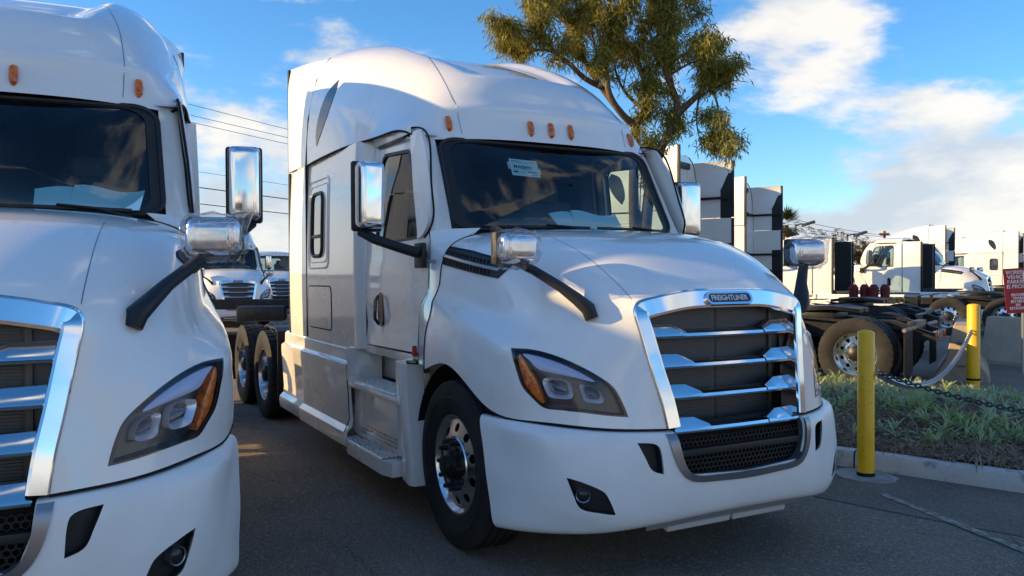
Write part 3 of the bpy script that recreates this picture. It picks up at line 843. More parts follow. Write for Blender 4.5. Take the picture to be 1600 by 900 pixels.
    for y0, y1 in ((-.66, .02), (.08, .74)):
        w0 = ws(y1 / .92, -.02) + Vector((.06, 0, .0)); 
        w1 = ws((y1 - .34) / .92, .045) + Vector((.035, 0, .012)); w2 = ws(y0 / .92, .03) + Vector((.03, 0, .01))
        b = MB().tube([w0, w0.lerp(w1, .5) + Vector((.01, 0, .015)), w1], [.012, .010, .008], 6)
        b.tube([ws((y0 + (y1 - .0 - y0) * t) / .92, .035) + Vector((.022, 0, .006)) for t in np.linspace(0, 1, 12)], [(.005, .011)] * 12, 6)
        b.obj('wiper', 'black_plastic', T)
    # ---------------- cab: pillars, cowl sides, door, sleeper
    for s in (1, -1):
        G = []
        for t in np.linspace(-.12, 1, 16):
            zz = 1.955 + t * .71
            a = ws(1.0, min(t * 1.02, 1.02)) - Vector((max(0, -t) * .25, 0, 0)); fx = -.54 - t * .43 - .02 * math.sin(t * 3)
            fy = caby(zz, fx) - .004
            G.append([tuple(a + Vector((.0, -.01, 0))), (a.x - .025, a.y + .035, zz), (a.x * .62 + fx * .38, a.y * .45 + fy * .55 + .012, zz), (a.x * .25 + fx * .75, fy - .012, zz), (fx, fy, zz)])
        G = surf(np.array(G), 2, 5, mirror=False)
        MB().grid(G).obj('windshield_pillar', 'white_paint', T, s)
        G = []
        for zz in np.linspace(1.07, 1.975, 24):
            fx = np.interp(zz, [1.07, 1.42, 1.48, 1.56, 1.9, 1.98], [-.735, -.69, -.65, -.545, -.535, -.56]) + .012
            rx = np.interp(zz, [1.07, 1.4, 1.52, 1.7, 1.98], [-.372, -.352, -.312, -.306, -.27])
            rx = min(rx, -.27)
            fy = caby(zz, fx)
            ry = np.interp(zz, [1.06, 1.36, 1.52, 1.70, 1.84, 1.92, 1.98], [1.19, 1.17, 1.128, 1.103, 1.053, .93, .86])
            G.append([(fx, fy - .03, zz), (fx, fy, zz), (fx * .6 + rx * .4, fy * .6 + ry * .4 + .012 * (1 if zz < 1.8 else .2), zz), (rx, ry, zz), (rx, ry - .03, zz)])
        cw = MB().grid(np.array(G)).obj('cowl_panel', 'white_paint', T, s, ang=45)
        text_mesh('CASCADIA', .030, 'grey_trim', cw, basis((-.425, s * 1.122, 1.757), (s * -1, 0, -.02 * s * -1), (0, 0, 1)), width=.155, ext=.002, bold=.0004)
        # door with window hole
        DO = [(-.735, 1.13), (-.69, 1.42), (-.65, 1.48), (-.548, 1.56), (-.54, 1.9), (-.585, 2.02), (-.955, 2.62), (-1.02, 2.67), (-1.10, 2.685), (-1.69, 2.685), (-1.705, 2.66), (-1.72, 1.16), (-1.70, 1.13)]
        WI = [(-1.53, 1.93), (-1.50, 1.905), (-.72, 1.925), (-.665, 1.955), (-.69, 2.02), (-.975, 2.54), (-1.02, 2.575), (-1.48, 2.60), (-1.53, 2.56)]
        fd = lambda a, c: (a, caby(c, a) + .006 * math.exp(-((c - 1.72) / .05) ** 2) - .010 * math.exp(-((c - 1.30) / .12) ** 2), c)
        door = MB().plate(DO, [WI], fd, .05, .07).obj('door', 'white_paint', T, s)
        MB().tube([(a, caby(c, a) - .018, c) for a, c in resample(DO, 90)], .016, 6, closed=True).obj('door_seal', 'dark_void', door, s)
        k = len(WI); WR = resample(WI, 72); cx = sum(p[0] for p in WR) / 72; cz = sum(p[1] for p in WR) / 72
        b = MB(); n = 72
        vs = []
        for f, o_ in ((1.02, .003), (.955, .004), (.955, -.02)):
            for a, c in WR:
                a2, c2 = cx + (a - cx) * f, cz + (c - cz) * f; vs.append((a2, caby(c2, a2) + o_, c2))
        b.add(vs, [(r_ * n + i, r_ * n + (i + 1) % n, (r_ + 1) * n + (i + 1) % n, (r_ + 1) * n + i) for r_ in range(2) for i in range(n)])
        b.obj('window_seal', 'black_plastic', door, s)
        MB().plate([(cx + (a - cx) * .97, cz + (c - cz) * .97) for a, c in WI], [], lambda a, c: (a, caby(c, a) - .012 - .008 * (a + 1.1), c), .002, .12).obj('door_window', 'side_glass', door, s)
        b = MB()
        hp_ = rrect(-1.40, 1.41, .10, .26, .045, 6)
        b.plate(hp_, [], lambda a, c: (a, caby(c, a) + .004, c), .02, .05); dh = b.obj('door_handle', 'black_gloss', door, s)
        MB().tube([(-1.385, caby(1.5) + .01, 1.515), (-1.385, 1.175, 1.48), (-1.385, 1.178, 1.34), (-1.385, caby(1.3) + .01, 1.30)], .013, 8).obj('grip', 'black_gloss', dh, s)
        # deflector vane standing in front of the door window
        vo = smooth_loop_corner([(-.70, 1.915), (-.60, 1.95), (-.515, 2.06), (-.565, 2.30), (-.66, 2.50), (-.80, 2.69), (-1.0, 2.70), (-.88, 2.40), (-.76, 2.10), (-.715, 1.98)], 4)
        MB().plate(vo, [], lambda a, c: (a, caby(c, a) + .020 + .02 * (a + .75), c), .022, .05).obj('pillar_vane', 'white_paint', door, s)
        MB().tube([(a, caby(c, a) + .004, c) for a, c in spline([(-1.02, 2.735), (-.82, 2.70), (-.68, 2.61), (-.60, 2.42), (-.53, 2.20), (-.492, 2.07), (-.53, 1.985), (-.62, 1.925)], 30)], .0075, 6).obj('pillar_seal', 'dark_void', door, s)
        MB().box((-1.33, 1.058, 2.668), (.56, .02, .022), .006).obj('rain_rail', 'black_plastic', door, s)
        # body strips above and below the door
        MB().grid([[(a, caby(2.69) + .0, 2.688), (a, caby(2.72) + .035 * max(0, (-a - 1.0)), 2.745)] for a in np.linspace(-1.74, -.96, 9)]).obj('door_header', 'white_paint', T, s)
        MB().grid([[(a, caby(1.1) + .0, 1.122), (a, caby(1.1) - .01, 1.06)] for a in (-1.75, -.74)]).obj('door_sill', 'white_paint', T, s)
        # sleeper side with its front step
        G = []
        for zz in np.linspace(1.085, 2.735, 20):
            G.append([(-1.715, caby(zz) - .03, zz), (-1.722, caby(zz) + .004, zz), (-1.755, (caby(zz) + sly(zz)) / 2 + .008, zz), (-1.80, sly(zz) - .004, zz), (-1.83, sly(zz), zz)])
        slp = MB().grid(surf(np.array(G), 1, 4, mirror=False))
        slp.plate([(-1.83, 1.085), (-1.83, 2.735), (-3.262, 2.725), (-3.262, 1.075)], [], lambda a, c: (a, sly(c), c), .04, .11)
        slp = slp.obj('sleeper_side', 'white_paint', T, s, ang=40)
        # raised frames round the bunk window, the window, the locker hatch
        def loop(pts, r_, off, nm, m_, par, flat=None):
            b_ = MB().tube([(a, sly(c) + off, c) for a, c in resample(pts, 64)], flat or r_, 8, closed=True)
            return b_.obj(nm, m_, par, s)
        loop(rrect(-2.86, 2.145, .66, .80, .07), .016, -.006, 'raised_frame', 'white_paint', slp)
        loop(rrect(-2.86, 2.145, .56, .70, .06), .010, -.004, 'raised_frame', 'white_paint', slp)
        wr = rrect(-2.885, 2.135, .345, .57, .085)
        b = MB().plate(wr, [], lambda a, c: (a, sly(c) + .005, c), .02, .08); bw = b.obj('bunk_window', 'lamp_lens', T, s)
        loop(wr, .018, .006, 'window_frame', 'black_plastic', bw)
        MB().box((-2.885, sly(2.0) + .010, 2.03), (.33, .012, .03), .004).obj('window_bar', 'black_plastic', bw, s)
        hr = rrect(-2.83, 1.385, .74, .37, .05)
        MB().plate(hr, [], lambda a, c: (a, sly(c) + .006, c), .012, .12).obj('locker_hatch', 'white_paint', slp, s)
        loop(rrect(-2.83, 1.385, .755, .385, .055), .006, .000, 'hatch_seal', 'dark_void', slp)
        # extender behind the sleeper
        up = np.array([[(-3.29, 1.203, 2.735), (-3.29, 1.190, 3.0), (-3.29, 1.165, 3.22), (-3.29, 1.085, 3.56), (-3.29, .975, 3.765)], [(-3.62, 1.205, 2.735), (-3.62, 1.203, 3.0), (-3.62, 1.19, 3.26), (-3.62, 1.15, 3.6), (-3.62, 1.08, 3.785)], [(-3.95, 1.207, 2.735), (-3.95, 1.207, 3.0), (-3.95, 1.205, 3.3), (-3.95, 1.20, 3.62), (-3.95, 1.175, 3.785)]])
        ex = MB().solid(surf(up, 5, 5, mirror=False), .025, (-3.6, 0, 3.0))
        lo = np.array([[(a, sly(c), c) for c in (1.085, 1.6, 2.2, 2.725)] for a in (-3.29, -3.62, -3.95)])
        ex.solid(surf(lo, 3, 4, mirror=False), .025, (-3.6, 0, 2))
        ex = ex.obj('side_extender', 'white_paint', T, s)
        MB().box((-3.975, 1.188, 1.905), (.05, .030, 1.635), .004).obj('rubber_edge', 'black_plastic', ex, s)
        MB().box((-3.975, 1.186, 3.262), (.05, .032, 1.045), .004).obj('rubber_edge', 'black_plastic', ex, s)
        MB().grid([[(a, 1.172, z_) for z_ in (1.10, 2.72, 3.3, 3.56)] for a in (-3.95, -3.74)]).obj('inner_liner', 'black_plastic', ex, s)
    # ---------------- roof
    rb = MB().grid(RP)
    roof = rb.obj('roof_fairing', 'white_paint', T, ang=60)
    for s in (1, -1):
        gt = [Vector(p) + Vector((0, s * .004, -.004)) for p in RP[:, -1 if s > 0 else 0]]
        gt = [gt[0] + Vector((.10, s * -.06, -.05))] + gt
        MB().tube(gt, .0085, 6).obj('gutter_seam', 'dark_void', roof)
        FR = Frame(s * R(90), RP)
        vt = smooth_loop_corner([(-2.655, 3.425), (-2.625, 3.33), (-2.675, 3.16), (-2.78, 3.01), (-2.935, 2.86), (-2.985, 2.98), (-2.945, 3.17), (-2.845, 3.34)], 5)
        vt = [(a * s, c) for a, c in resample(vt, 48)]
        b = MB(); FR.fill(b, vt, .004); FR.ring(b, vt, 1, 1, .004, -.02); b.obj('roof_side_window', 'dark_glass', roof)
        se = []
        RB = FR.b
        for (a, c) in [(-1.97, .567), (-1.6, .63), (-1.202, .698), (-.98, .722), (-.87, .728), (-.80, .72)]:
            se.append((a, c))
        sp = spline(se, 24)
        pts = []
        for a, c in sp:
            h = RB.ray_cast(Vector((a, s * c, 5)), Vector((0, 0, -1)))
            if h[0]: pts.append(h[0])
        if len(pts) > 4: MB().tube(pts, .003, 6).obj('roof_seam', 'grey_trim', roof)
        MB().tube([(-3.278, s * p[1], p[2]) for p in [(0, q[1], q[2] - .006) for q in [(-3.27, 1.196, 1.1), (-3.27, 1.198, 2.72), (-3.27, 1.170, 3.17), (-3.27, 1.085, 3.55), (-3.27, .955, 3.77), (-3.27, .78, 3.86)]]], .014, 6).obj('sleeper_seam', 'dark_void', roof)
    RB = Frame(0, RP).b
    for yv in (-.803, -.175, 0, .175, .803):
        lp_ = []
        h = RB.ray_cast(Vector((1, yv, 2.755)), Vector((-1, 0, 0)))
        h2 = RB.ray_cast(Vector((1, yv, 2.80)), Vector((-1, 0, 0)))
        upv = (h2[0] - h[0]).normalized(); nn = h[1] if h[1].x > 0 else -h[1]
        b = MB(); b.T = basis(h[0], nn.cross(upv) * -1, upv)
        b.tube([(0, -.058, -.004), (0, -.045, .012), (0, 0, .018), (0, .045, .012), (0, .058, -.004)], [(.010, .010), (.021, .014), (.024, .016), (.021, .014), (.010, .010)], 12)
        b.obj('marker_lamp', 'amber', T)
    # back wall of the sleeper with straps and brackets
    bk = [(-1.17, 1.09), (1.17, 1.09), (1.19, 2.72), (1.16, 3.17), (1.07, 3.55), (.94, 3.765), (.76, 3.86), (0, 3.895), (-.76, 3.86), (-.94, 3.765), (-1.07, 3.55), (-1.16, 3.17), (-1.19, 2.72)]
    wall = MB().plate(bk, [], lambda a, c: (-3.283, a, c), .03, .3, (1, 0, 0)).obj('sleeper_back', 'white_paint', T)
    for s in (1, -1):
        for zz in (1.75, 2.15, 3.10):
            b = MB().box((-3.32, s * .83, zz), (.05, .50, .06), .01)
            b.box((-3.34, s * .62, zz), (.06, .10, .10), .015)
            b.box((-3.62, s * 1.12, zz), (.60, .03, .05), .008)
            b.obj('extender_bracket', 'black_metal', wall)
        MB().tube([(-3.30, s * .52, 1.2), (-3.30, s * .50, 2.2), (-3.30, s * .62, 3.1)], .012, 6).obj('air_line', 'black_plastic', wall)
    MB().box((-3.30, 0, 3.68), (.06, 1.5, .12), .02).obj('top_trim', 'black_plastic', wall)
    MB().box((-3.32, -.1, 1.45), (.08, .5, .35), .03).obj('hose_bracket', 'black_metal', wall)
    # ---------------- chassis fairings and steps
    for s in (1, -1):
        sec = [(1.10, 1.095), (1.175, 1.09), (1.198, 1.065), (1.20, .972), (1.238, .948), (1.240, .90), (1.215, .50), (1.222, .44), (1.262, .400), (1.268, .36), (1.255, .285), (1.22, .262), (1.12, .262)]
        G = []
        for a in (-4.29, -4.285, -3.45, -3.40, -3.36, -2.6, -1.93, -1.925):
            k = .0 if a < -3.44 else 1
            e = -.03 if a in (-4.29, -1.925) else 0
            lift = .0 if a > -3.4 else .0
            G.append([(a, (y_ + e) - (0 if k else .018), z_) for y_, z_ in sec])
        cf_ = MB().grid(np.array(G)).obj('chassis_fairing', 'white_paint', T, s, ang=22)
        MB().tube([(-1.925, 1.235, .95), (-1.925, 1.215, .5), (-1.925, 1.262, .40)], .004, 6).obj('panel_gap', 'dark_void', cf_, s)
        # step well
        b = MB()
        b.box((-1.40, 1.145, .60), (1.04, .06, .42), .012)
        b.box((-1.20, .96, .985), (1.30, .03, .26), .004)
        b.obj('step_panel', 'white_paint', cf_, s)
        MB().prism([(-1.92, 1.235, .82), (-1.865, 1.235, .82), (-1.74, 1.0, .82), (-1.92, .98, .82)], (0, 0, .27)).obj('step_corner', 'white_paint', cf_, s)
        up_ = MB().box((-1.32, 1.10, .800), (1.14, .28, .050), .018).obj('upper_step', 'white_paint', cf_, s)
        lo_ = MB().prism([(-1.93, 1.14, .270), (-1.86, 1.262, .270), (-1.70, 1.298, .270), (-.92, 1.298, .270), (-.80, 1.262, .270), (-.80, 1.12, .270)], (0, 0, .100)).obj('lower_step', 'white_paint', cf_, s)
        for zz, x0, x1, y0, y1, par in ((.828, -1.80, -.88, .99, 1.215, up_), (.374, -1.72, -.95, 1.15, 1.288, lo_)):
            b = MB().box(((x0 + x1) / 2, (y0 + y1) / 2, zz), (x1 - x0, y1 - y0, .008), .003, 1)
            nx, ny = int((x1 - x0) / .033), int((y1 - y0) / .030)
            for i in range(nx):
                for j in range(ny):
                    xx = x0 + (i + .5) * (x1 - x0) / nx; yy = y0 + (j + .5) * (y1 - y0) / ny
                    b.lathe([(.0115, .0), (.0085, .010), (.005, .010), (.005, .002), (0, .002)], 6, c=(xx, yy, zz + .003), axis='z')
            b.obj('tread_plate', 'tread_plate', par, s)
        for k_ in range(3): MB().box((-1.30, 1.176 , .44 + .03 * k_), (.74, .006, .012), .002).obj('kick_strip', 'tread_plate', cf_, s)
        # front post ahead of the wheel arch
        zs = np.linspace(.27, 1.07, 12); G = []
        for zz in zs:
            fx = -.50 - .13 * math.sin(max(0, (zz - .35) / .72) * 1.5) if zz > .35 else -.50
            G.append([(fx - .27, 1.02, zz), (fx - .255, 1.205, zz), (fx - .14, 1.228, zz), (fx - .035, 1.238, zz), (fx, 1.218, zz), (fx + .005, 1.10, zz)])
        b = MB().grid(np.array(G)); b.add([G[-1][i] for i in range(6)] + [(-.9, .95, 1.07)], [tuple(range(7))])
        b.obj('arch_post', 'white_paint', cf_, s, ang=40)
        MB().tube([(-.62, 1.215, 1.085), (-.45, 1.215, 1.095)], .014, 6).obj('post_seal', 'black_plastic', cf_, s)
        MB().box((-.66, 1.15, 1.155), (.03, .03, .07), .008).obj('side_marker', 'red_lens', cf_, s)
        MB().box((-.82, 1.0, 1.0), (.04, .05, .05), .012).obj('air_coupling', 'grey_trim', cf_, s)
        # wheel arch liner
        G = []
        for a in np.linspace(R(-12), R(200), 24):
            G.append([(.02 + .63 * math.cos(a), 1.16, .50 + .63 * math.sin(a)), (.02 + .63 * math.cos(a), .55, .50 + .63 * math.sin(a))])
        b = MB().grid(np.array(G)); b.box((0, .60, .75), (1.3, .03, .95)); b.obj('arch_liner', 'dark_void', T, s)
        # drive fender
        G = [[(-4.72 - .045 * math.cos(t) * 6 * 0 + .0 + a_, y_, z_) for y_ in (.70, 1.19)] for a_, z_, t in ((.10, .30, 0), (.12, .8, 0), (.10, 1.06, 0), (-.02, 1.10, 0), (-.35, 1.105, 0))]
        MB().solid(np.array(G), .02, (-5.3, 1, .5)).obj('drive_fender', 'black_plastic', T, s)
        for c, k in (((0, s * 1.03, .513), 'steer'), ((-5.37, s * 1.06, .515), 'drive'), ((-6.69, s * 1.06, .515), 'drive')): wheel(T, k, c, s)
        # frame rail and mud flap
        MB().prism([(.9, .40, .72), (.9, .40, .98), (-3.2, .40, .98), (-7.05, .40, .98), (-7.62, .40, .80), (-7.62, .40, .70), (-3.2, .40, .70)], (0, .07, 0)).obj('frame_rail', 'black_metal', T, s)
        mf = MB().box((-7.36, 1.0, .55), (.012, .60, .62), .004).obj('mud_flap', 'rubber', T, s)
        MB().tube([(-7.36, .45, .88), (-7.36, 1.30, .88)], .028, 10).obj('flap_hanger', 'steel_dusty', mf, s)
        MB().box((-7.372, 1.24, .80), (.01, .07, .05)).obj('reflector', 'red_lens', mf, s)
        rp_ = MB().prism([(-5.3, .50, 1.02), (-5.15, .50, 1.06), (-6.6, .50, .96), (-7.3, .50, .86), (-7.3, .50, .83), (-6.6, .50, .92)], (0, .10, 0)).obj('loading_ramp', 'black_metal', T, s)
    for xx in (-4.2, -4.9, -5.9, -7.3): MB().box((xx, 0, .86), (.12, .8, .20), .01).obj('cross_member', 'black_metal', T)
    MB().box((-7.60, 0, .76), (.05, .86, .14), .01).obj('cross_member', 'steel_dusty', T)
    for yv in (-.28, .28): MB().box((-7.63, yv, .77), (.02, .16, .09), .01).obj('tail_lamp', 'red_lens', T)
    b = MB().prism([(-5.55, -.46, 1.08), (-5.75, -.5, 1.10), (-6.2, -.5, 1.12), (-6.55, -.30, 1.07), (-6.55, -.07, 1.07), (-6.2, -.04, 1.10), (-6.2, .04, 1.10), (-6.55, .07, 1.07), (-6.55, .30, 1.07), (-6.2, .5, 1.12), (-5.75, .5, 1.10), (-5.55, .46, 1.08)], (0, 0, .06)); b.box((-5.95, 0, 1.02), (.5, .9, .10), .01)
    b.obj('fifth_wheel', 'black_metal', T)
    for xx in (0, -5.37, -6.69):
        ax = MB().lathe([(.0, -.75), (.075, -.75), (.075, .75), (0, .75)], 12, c=(xx, 0, .48)).obj('axle', 'black_metal', T)
        if xx: MB().lathe([(0, -.3), (.2, -.25), (.2, .25), (0, .3)], 16, c=(xx, 0, .5)).obj('differential', 'black_metal', ax)
    MB().box((.25, 0, .85), (1.2, .76, .62), .05).obj('engine', 'black_metal', T)
    MB().box((-2.4, 0, .72), (3.2, 1.7, .55), .05).obj('fuel_tank', 'black_metal', T)
    # ---------------- interior
    it_ = MB().box((-1.9, 0, 1.15), (2.7, 2.16, .04)); it_.box((-.47, 0, 1.45), (.04, 2.1, .70)); it_.obj('cab_floor', 'interior_grey', T)
    G = [[(a_, y_, z_) for y_ in np.linspace(-1.02, 1.02, 13)] for a_, z_ in ((-.42, 1.90), (-.48, 1.965), (-.75, 1.945), (-.90, 1.90), (-.95, 1.78), (-.88, 1.55))]
    dash = MB().grid(np.array(G)).obj('dashboard', 'interior_grey', T)
    MB().tube([(-.98 + .05 * math.sin(t), .52 + .22 * math.cos(t), 1.86 + .20 * math.sin(t)) for t in np.linspace(0, 2 * math.pi, 28, endpoint=False)], .016, 8, closed=True).obj('steering_wheel', 'black_plastic', T)
    for yv in (.52, -.52):
        st_ = MB().box((-1.42, yv, 1.50), (.52, .52, .16), .06); st_.obj('seat', 'seat_cloth', T)
        b = MB().box((-1.66, yv, 1.92), (.14, .50, .80), .06, 3, rot=Matrix.Rotation(R(-10), 3, 'Y')); b.box((-1.74, yv, 2.36), (.10, .28, .20), .045, 3); b.obj('seat_back', 'seat_wrap', T)
    pz = np.linspace(-1.08, 1.08, 61)
    MB().grid([[(-1.98 + .03 * math.sin(y_ * 34), y_, 1.15), (-1.98 + .03 * math.sin(y_ * 34 + .4), y_, 2.95)] for y_ in pz]).obj('bunk_curtain', 'interior_lining', T)
    MB().grid([[(-.84, y_, 2.66), (-2.0, y_, 2.78)] for y_ in (-1.02, 0, 1.02)]).obj('head_lining', 'interior_lining', T)
    G = [[(-.80 + .12 * u - .0, -.30 + .42 * v_, 1.962 + .035 * math.sin(v_ * 5 + u * 2) * (u) + .01) for v_ in np.linspace(0, 1, 9)] for u in np.linspace(0, 2.2, 7)]
    # ---------------- mirrors
    for s in (1, -1):
        b = MB()
        mc = Vector((-.836, 1.40, 2.215))
        b.box(mc, (.13, .195, .455), .045, 4, rot=Matrix.Rotation(R(-8), 3, 'Z')); mr_ = b.obj('side_mirror', 'chrome', T, s)
        b = MB().box(mc + Vector((-.055, .005, -.005)), (.05, .222, .48), .024, 3, rot=Matrix.Rotation(R(-8), 3, 'Z')); b.obj('mirror_frame', 'black_plastic', mr_, s)
        MB().box(mc + Vector((-.084, .008, 0)), (.006, .165, .42), .002, 1, rot=Matrix.Rotation(R(-8), 3, 'Z')).obj('mirror_glass', 'chrome', mr_, s)
        b = MB().tube([(-.88, 1.43, 2.02), (-.885, 1.44, 1.965), (-.80, 1.38, 1.915), (-.68, 1.26, 1.86), (-.60, 1.17, 1.825), (-.54, 1.13, 1.81)], [(.03, .03), (.042, .036), (.046, .034), (.050, .034), (.056, .036), (.060, .036)], 12)
        b.box((-.575, 1.138, 1.80), (.15, .035, .17), .012); b.obj('mirror_arm', 'black_plastic', mr_, s)
        
        hc = Vector((.70, 1.100, 1.808))
        rt = Matrix.Rotation(R(-14), 3, 'Z')
        b = MB().box(hc, (.12, .235, .165), .055, 5, rot=rt); hm = b.obj('hood_mirror', 'chrome', T, s)
        b = MB().box(hc + Vector((-.055, .01, 0)), (.05, .25, .18), .02, 2, rot=rt); b.obj('mirror_frame', 'black_plastic', hm, s)
        b = MB().tube([(.68, 1.10, 1.735), (.74, 1.02, 1.690), (.83, .905, 1.600), (.89, .84, 1.535), (.92, .79, 1.485), (.935, .775, 1.43)], [(.030, .022), (.032, .025), (.036, .028), (.048, .034), (.058, .040), (.040, .036)], 12); b.obj('mirror_arm', 'black_plastic', hm, s)
        # crumpled wrap
        rnd = random.Random(3)
        bm = bmesh.new(); bmesh.ops.create_icosphere(bm, subdivisions=4, radius=1)
        from mathutils import noise as nz
        for v in bm.verts:
            d = v.co.copy(); p = Vector((math.copysign(abs(d.x) ** .6, d.x) * .078, math.copysign(abs(d.y) ** .55, d.y) * .128, math.copysign(abs(d.z) ** .55, d.z) * .093))
            k = nz.noise(d * 2.3) * .009 + (1 - abs(nz.noise(d * 4 + Vector((3, 1, 2))))) ** 4 * .012 + (1 - abs(nz.noise(Vector((d.x * 9, d.y * 5, d.z * 9))))) ** 6 * .010
            p += d * k
            if d.z < -.72: p += Vector((0, .0, -.025)) * (nz.noise(d * 4) + .3)
            if d.y > .75 and d.z > .2: p += Vector((0, .04, .09)) * max(0, d.y - .75) * 3.5
            v.co = hc + rt @ p
        b = MB().bm(bm); b.obj('plastic_wrap', 'plastic_wrap', hm, s, ang=28)
    return T
def shrink(pts, f):
    cx = sum(p[0] for p in pts) / len(pts); cy = sum(p[1] for p in pts) / len(pts)
    return [(cx + (p[0] - cx) * f, cy + (p[1] - cy) * f) for p in pts]
def smooth_loop_corner(pts, n=7, sharp=50):
    """curve through the points that keeps corners sharper than `sharp` degrees"""
    k = len(pts); P = [Vector(p) for p in pts]
    tn = []
    for i in range(k):
        a, b = P[i] - P[i - 1], P[(i + 1) % k] - P[i]
        tn.append(None if a.angle(b) > R(sharp) else (P[(i + 1) % k] - P[i - 1]) * .5)
    out = []
    for i in range(k):
        p, q = P[i], P[(i + 1) % k]; L = q - p
        m0 = tn[i] if tn[i] is not None else L; m1 = tn[(i + 1) % k] if tn[(i + 1) % k] is not None else L
        m0 = m0.normalized() * L.length; m1 = m1.normalized() * L.length
        for j in range(n):
            t = j / n
            out.append(tuple(p * (2 * t ** 3 - 3 * t * t + 1) + m0 * (t ** 3 - 2 * t * t + t) + q * (-2 * t ** 3 + 3 * t * t) + m1 * (t ** 3 - t * t)))
    return out
def FXlow(BP, yv, d):
    """point on the bumper's lower front lip at this y, moved down by d"""
    k = int(np.argmin(np.abs(BP[48, :, 1] - yv)))
    p = BP[48, k]
    return Vector((p[0] + .004, p[1], p[2] - d))
TRUCKS_FAR = [   # day cab?, x, y, heading, label
 (1, -14.85, 20.8, 205, 'white day cab truck seen from behind, two pale panels with black edges mid right'),
 (1, -14.51, 26.0, 25, 'white day cab truck facing right, its rounded hood left of the red sign'),
 (0, -21.98, 29.9, 205, 'white sleeper truck facing left, its long roof slope rising above the day cabs'),
 (0, -29.1, 43.4, 205, 'far white sleeper truck right of the long roof slope'),
 (0, -34.4, 55.6, 205, 'farthest white sleeper truck, just left of the red sign'),
 (0, -26.5, 45.6, 205, 'far white sleeper truck straight behind the red sign'),
 (0, -23.6, 38.2, 205, 'far white sleeper truck directly behind the rounded hood'),
 (0, -21.4, 44.9, 205, 'white sleeper truck cut by the right edge above the red sign'),
 (0, -24.6, 1.74, 0, 'white truck facing the camera under the wrapped mirror, its grille above the bare frame'),
 (1, -33.5, 5.2, 0, 'white day cab truck facing the camera beside the tall white extender edge'),
]
TRUCKS_BACK = [
 (-.3, -7.55, -5, 'white sleeper truck beyond the left edge, known by the shadow it throws on the hoods'),  # the opposite row behind the camera, seen only as reflections in glass and chrome
 (17.6, -8.2, 180, 'white sleeper truck behind the camera, mirrored in the chrome of the left truck'),
 (17.9, -3.4, 180, 'white sleeper truck behind the camera, mirrored in the grille of the centre truck'),
 (18.2, 2.6, 180, 'white sleeper truck behind the camera, mirrored at the right of the grille'),
]
# ------------------------------------------------------------------ the setting
def sheet(name, pts, z, m, kind='structure', label=None, cat=None):
    return MB().add([(p[0], p[1], z) for p in pts], [tuple(range(len(pts)))]).obj(name, m, None, ang=None, kind=kind, label=label, cat=cat)
KO = Vector((.13, 2.79, 0)); KA = R(19.6)
KD = Vector((math.cos(KA), math.sin(KA), 0)); KN = Vector((-math.sin(KA), math.cos(KA), 0))
def kp(u, v, z=0): return KO + KD * u + KN * v + Vector((0, 0, z))
sheet('asphalt_ground', [(-900, -900), (900, -900), (900, 900), (-900, 900)], 0, 'asphalt')
rnd = random.Random(11)
edge = [kp(u, -1.12 - .05 * math.sin(u * 1.7) - .03 * rnd.random()) for u in np.linspace(-7, 7, 50)]
inner = [kp(u, .05) for u in np.linspace(7, -7, 12)]
sheet('asphalt_strip', [(p.x, p.y) for p in edge + inner], .004, 'asphalt_dark')
def line(name, a, b, w, z=.008, m='line_paint'):
    a, b = Vector(a), Vector(b); d = (b - a).normalized(); n = Vector((-d.y, d.x)) * w / 2
    return sheet(name, [a - n, b - n, b + n, a + n], z, m)
line('painted_line', (.45, 2.16), (2.6, 1.52), .07)
line('painted_line', (-3.3, -2.6), (-3.2, -1.3), .05, .004)
for k in range(5):
    a = Vector((-4.6, 11.0)) + Vector((-2.45, 4.1)) * (k - 1); d = Vector((math.cos(R(25)), math.sin(R(25))))
    line('painted_line', a - d * 4, a + d * 6, .10, .004)
# hairline cracks and grit on the asphalt
def crack(pts, w, seed):
    q = random.Random(seed); L = []; Rr = []
    P = spline([(p[0], p[1], 0) for p in pts], 60)
    for k_, p in enumerate(P):
        o_ = Vector((q.gauss(0, .012), q.gauss(0, .012), 0)); ww = w * q.uniform(.3, 1.2)
        t_ = Vector(P[min(k_ + 1, 59)]) - Vector(P[max(k_ - 1, 0)]); n_ = Vector((-t_.y, t_.x, 0)).normalized()
        L.append(tuple(Vector(p) + o_ + n_ * ww + Vector((0, 0, .0062)))); Rr.append(tuple(Vector(p) + o_ - n_ * ww + Vector((0, 0, .0062))))
    MB().grid(np.array([L, Rr])).obj('asphalt_crack', 'crack_tar', None, ang=None, kind='structure')
crack([(2.6, -.9), (1.9, .3), (2.1, 1.2), (1.5, 2.0)], .003, 1)
crack([(-1.2, -2.0), (.2, -1.75), (1.3, -2.0), (2.2, -1.6)], .0025, 2)
crack([(-4.5, -1.6), (-3.2, -1.95), (-2.0, -1.7)], .003, 3)
crack([(1.2, 1.55), (1.9, 1.8), (2.5, 1.6)], .004, 5)
q = random.Random(15); vs = []; fs = []
for k_ in range(1500):
    u = q.uniform(-3, 4.5); v = -abs(q.gauss(0, .22)) - .01 if q.random() < .6 else q.uniform(-4.5, 0)
    p = kp(u, v, .006); r_ = q.uniform(.002, .007); a_ = q.uniform(0, 6.28); j = len(vs)
    vs += [p + Vector((math.cos(a_ + t_) * r_ * q.uniform(.6, 1.5), math.sin(a_ + t_) * r_, 0)) for t_ in (0, 2.1, 4.2)] + [p + Vector((0, 0, r_ * q.uniform(.3, 1.1)))]
    fs += [(j, j + 1, j + 3), (j + 1, j + 2, j + 3), (j + 2, j, j + 3)]
MB().add(vs, fs).obj('grit', 'concrete_foot', None, ang=None, kind='stuff', label='pale grit and crumbs scattered on the asphalt by the kerb', cat='grit')
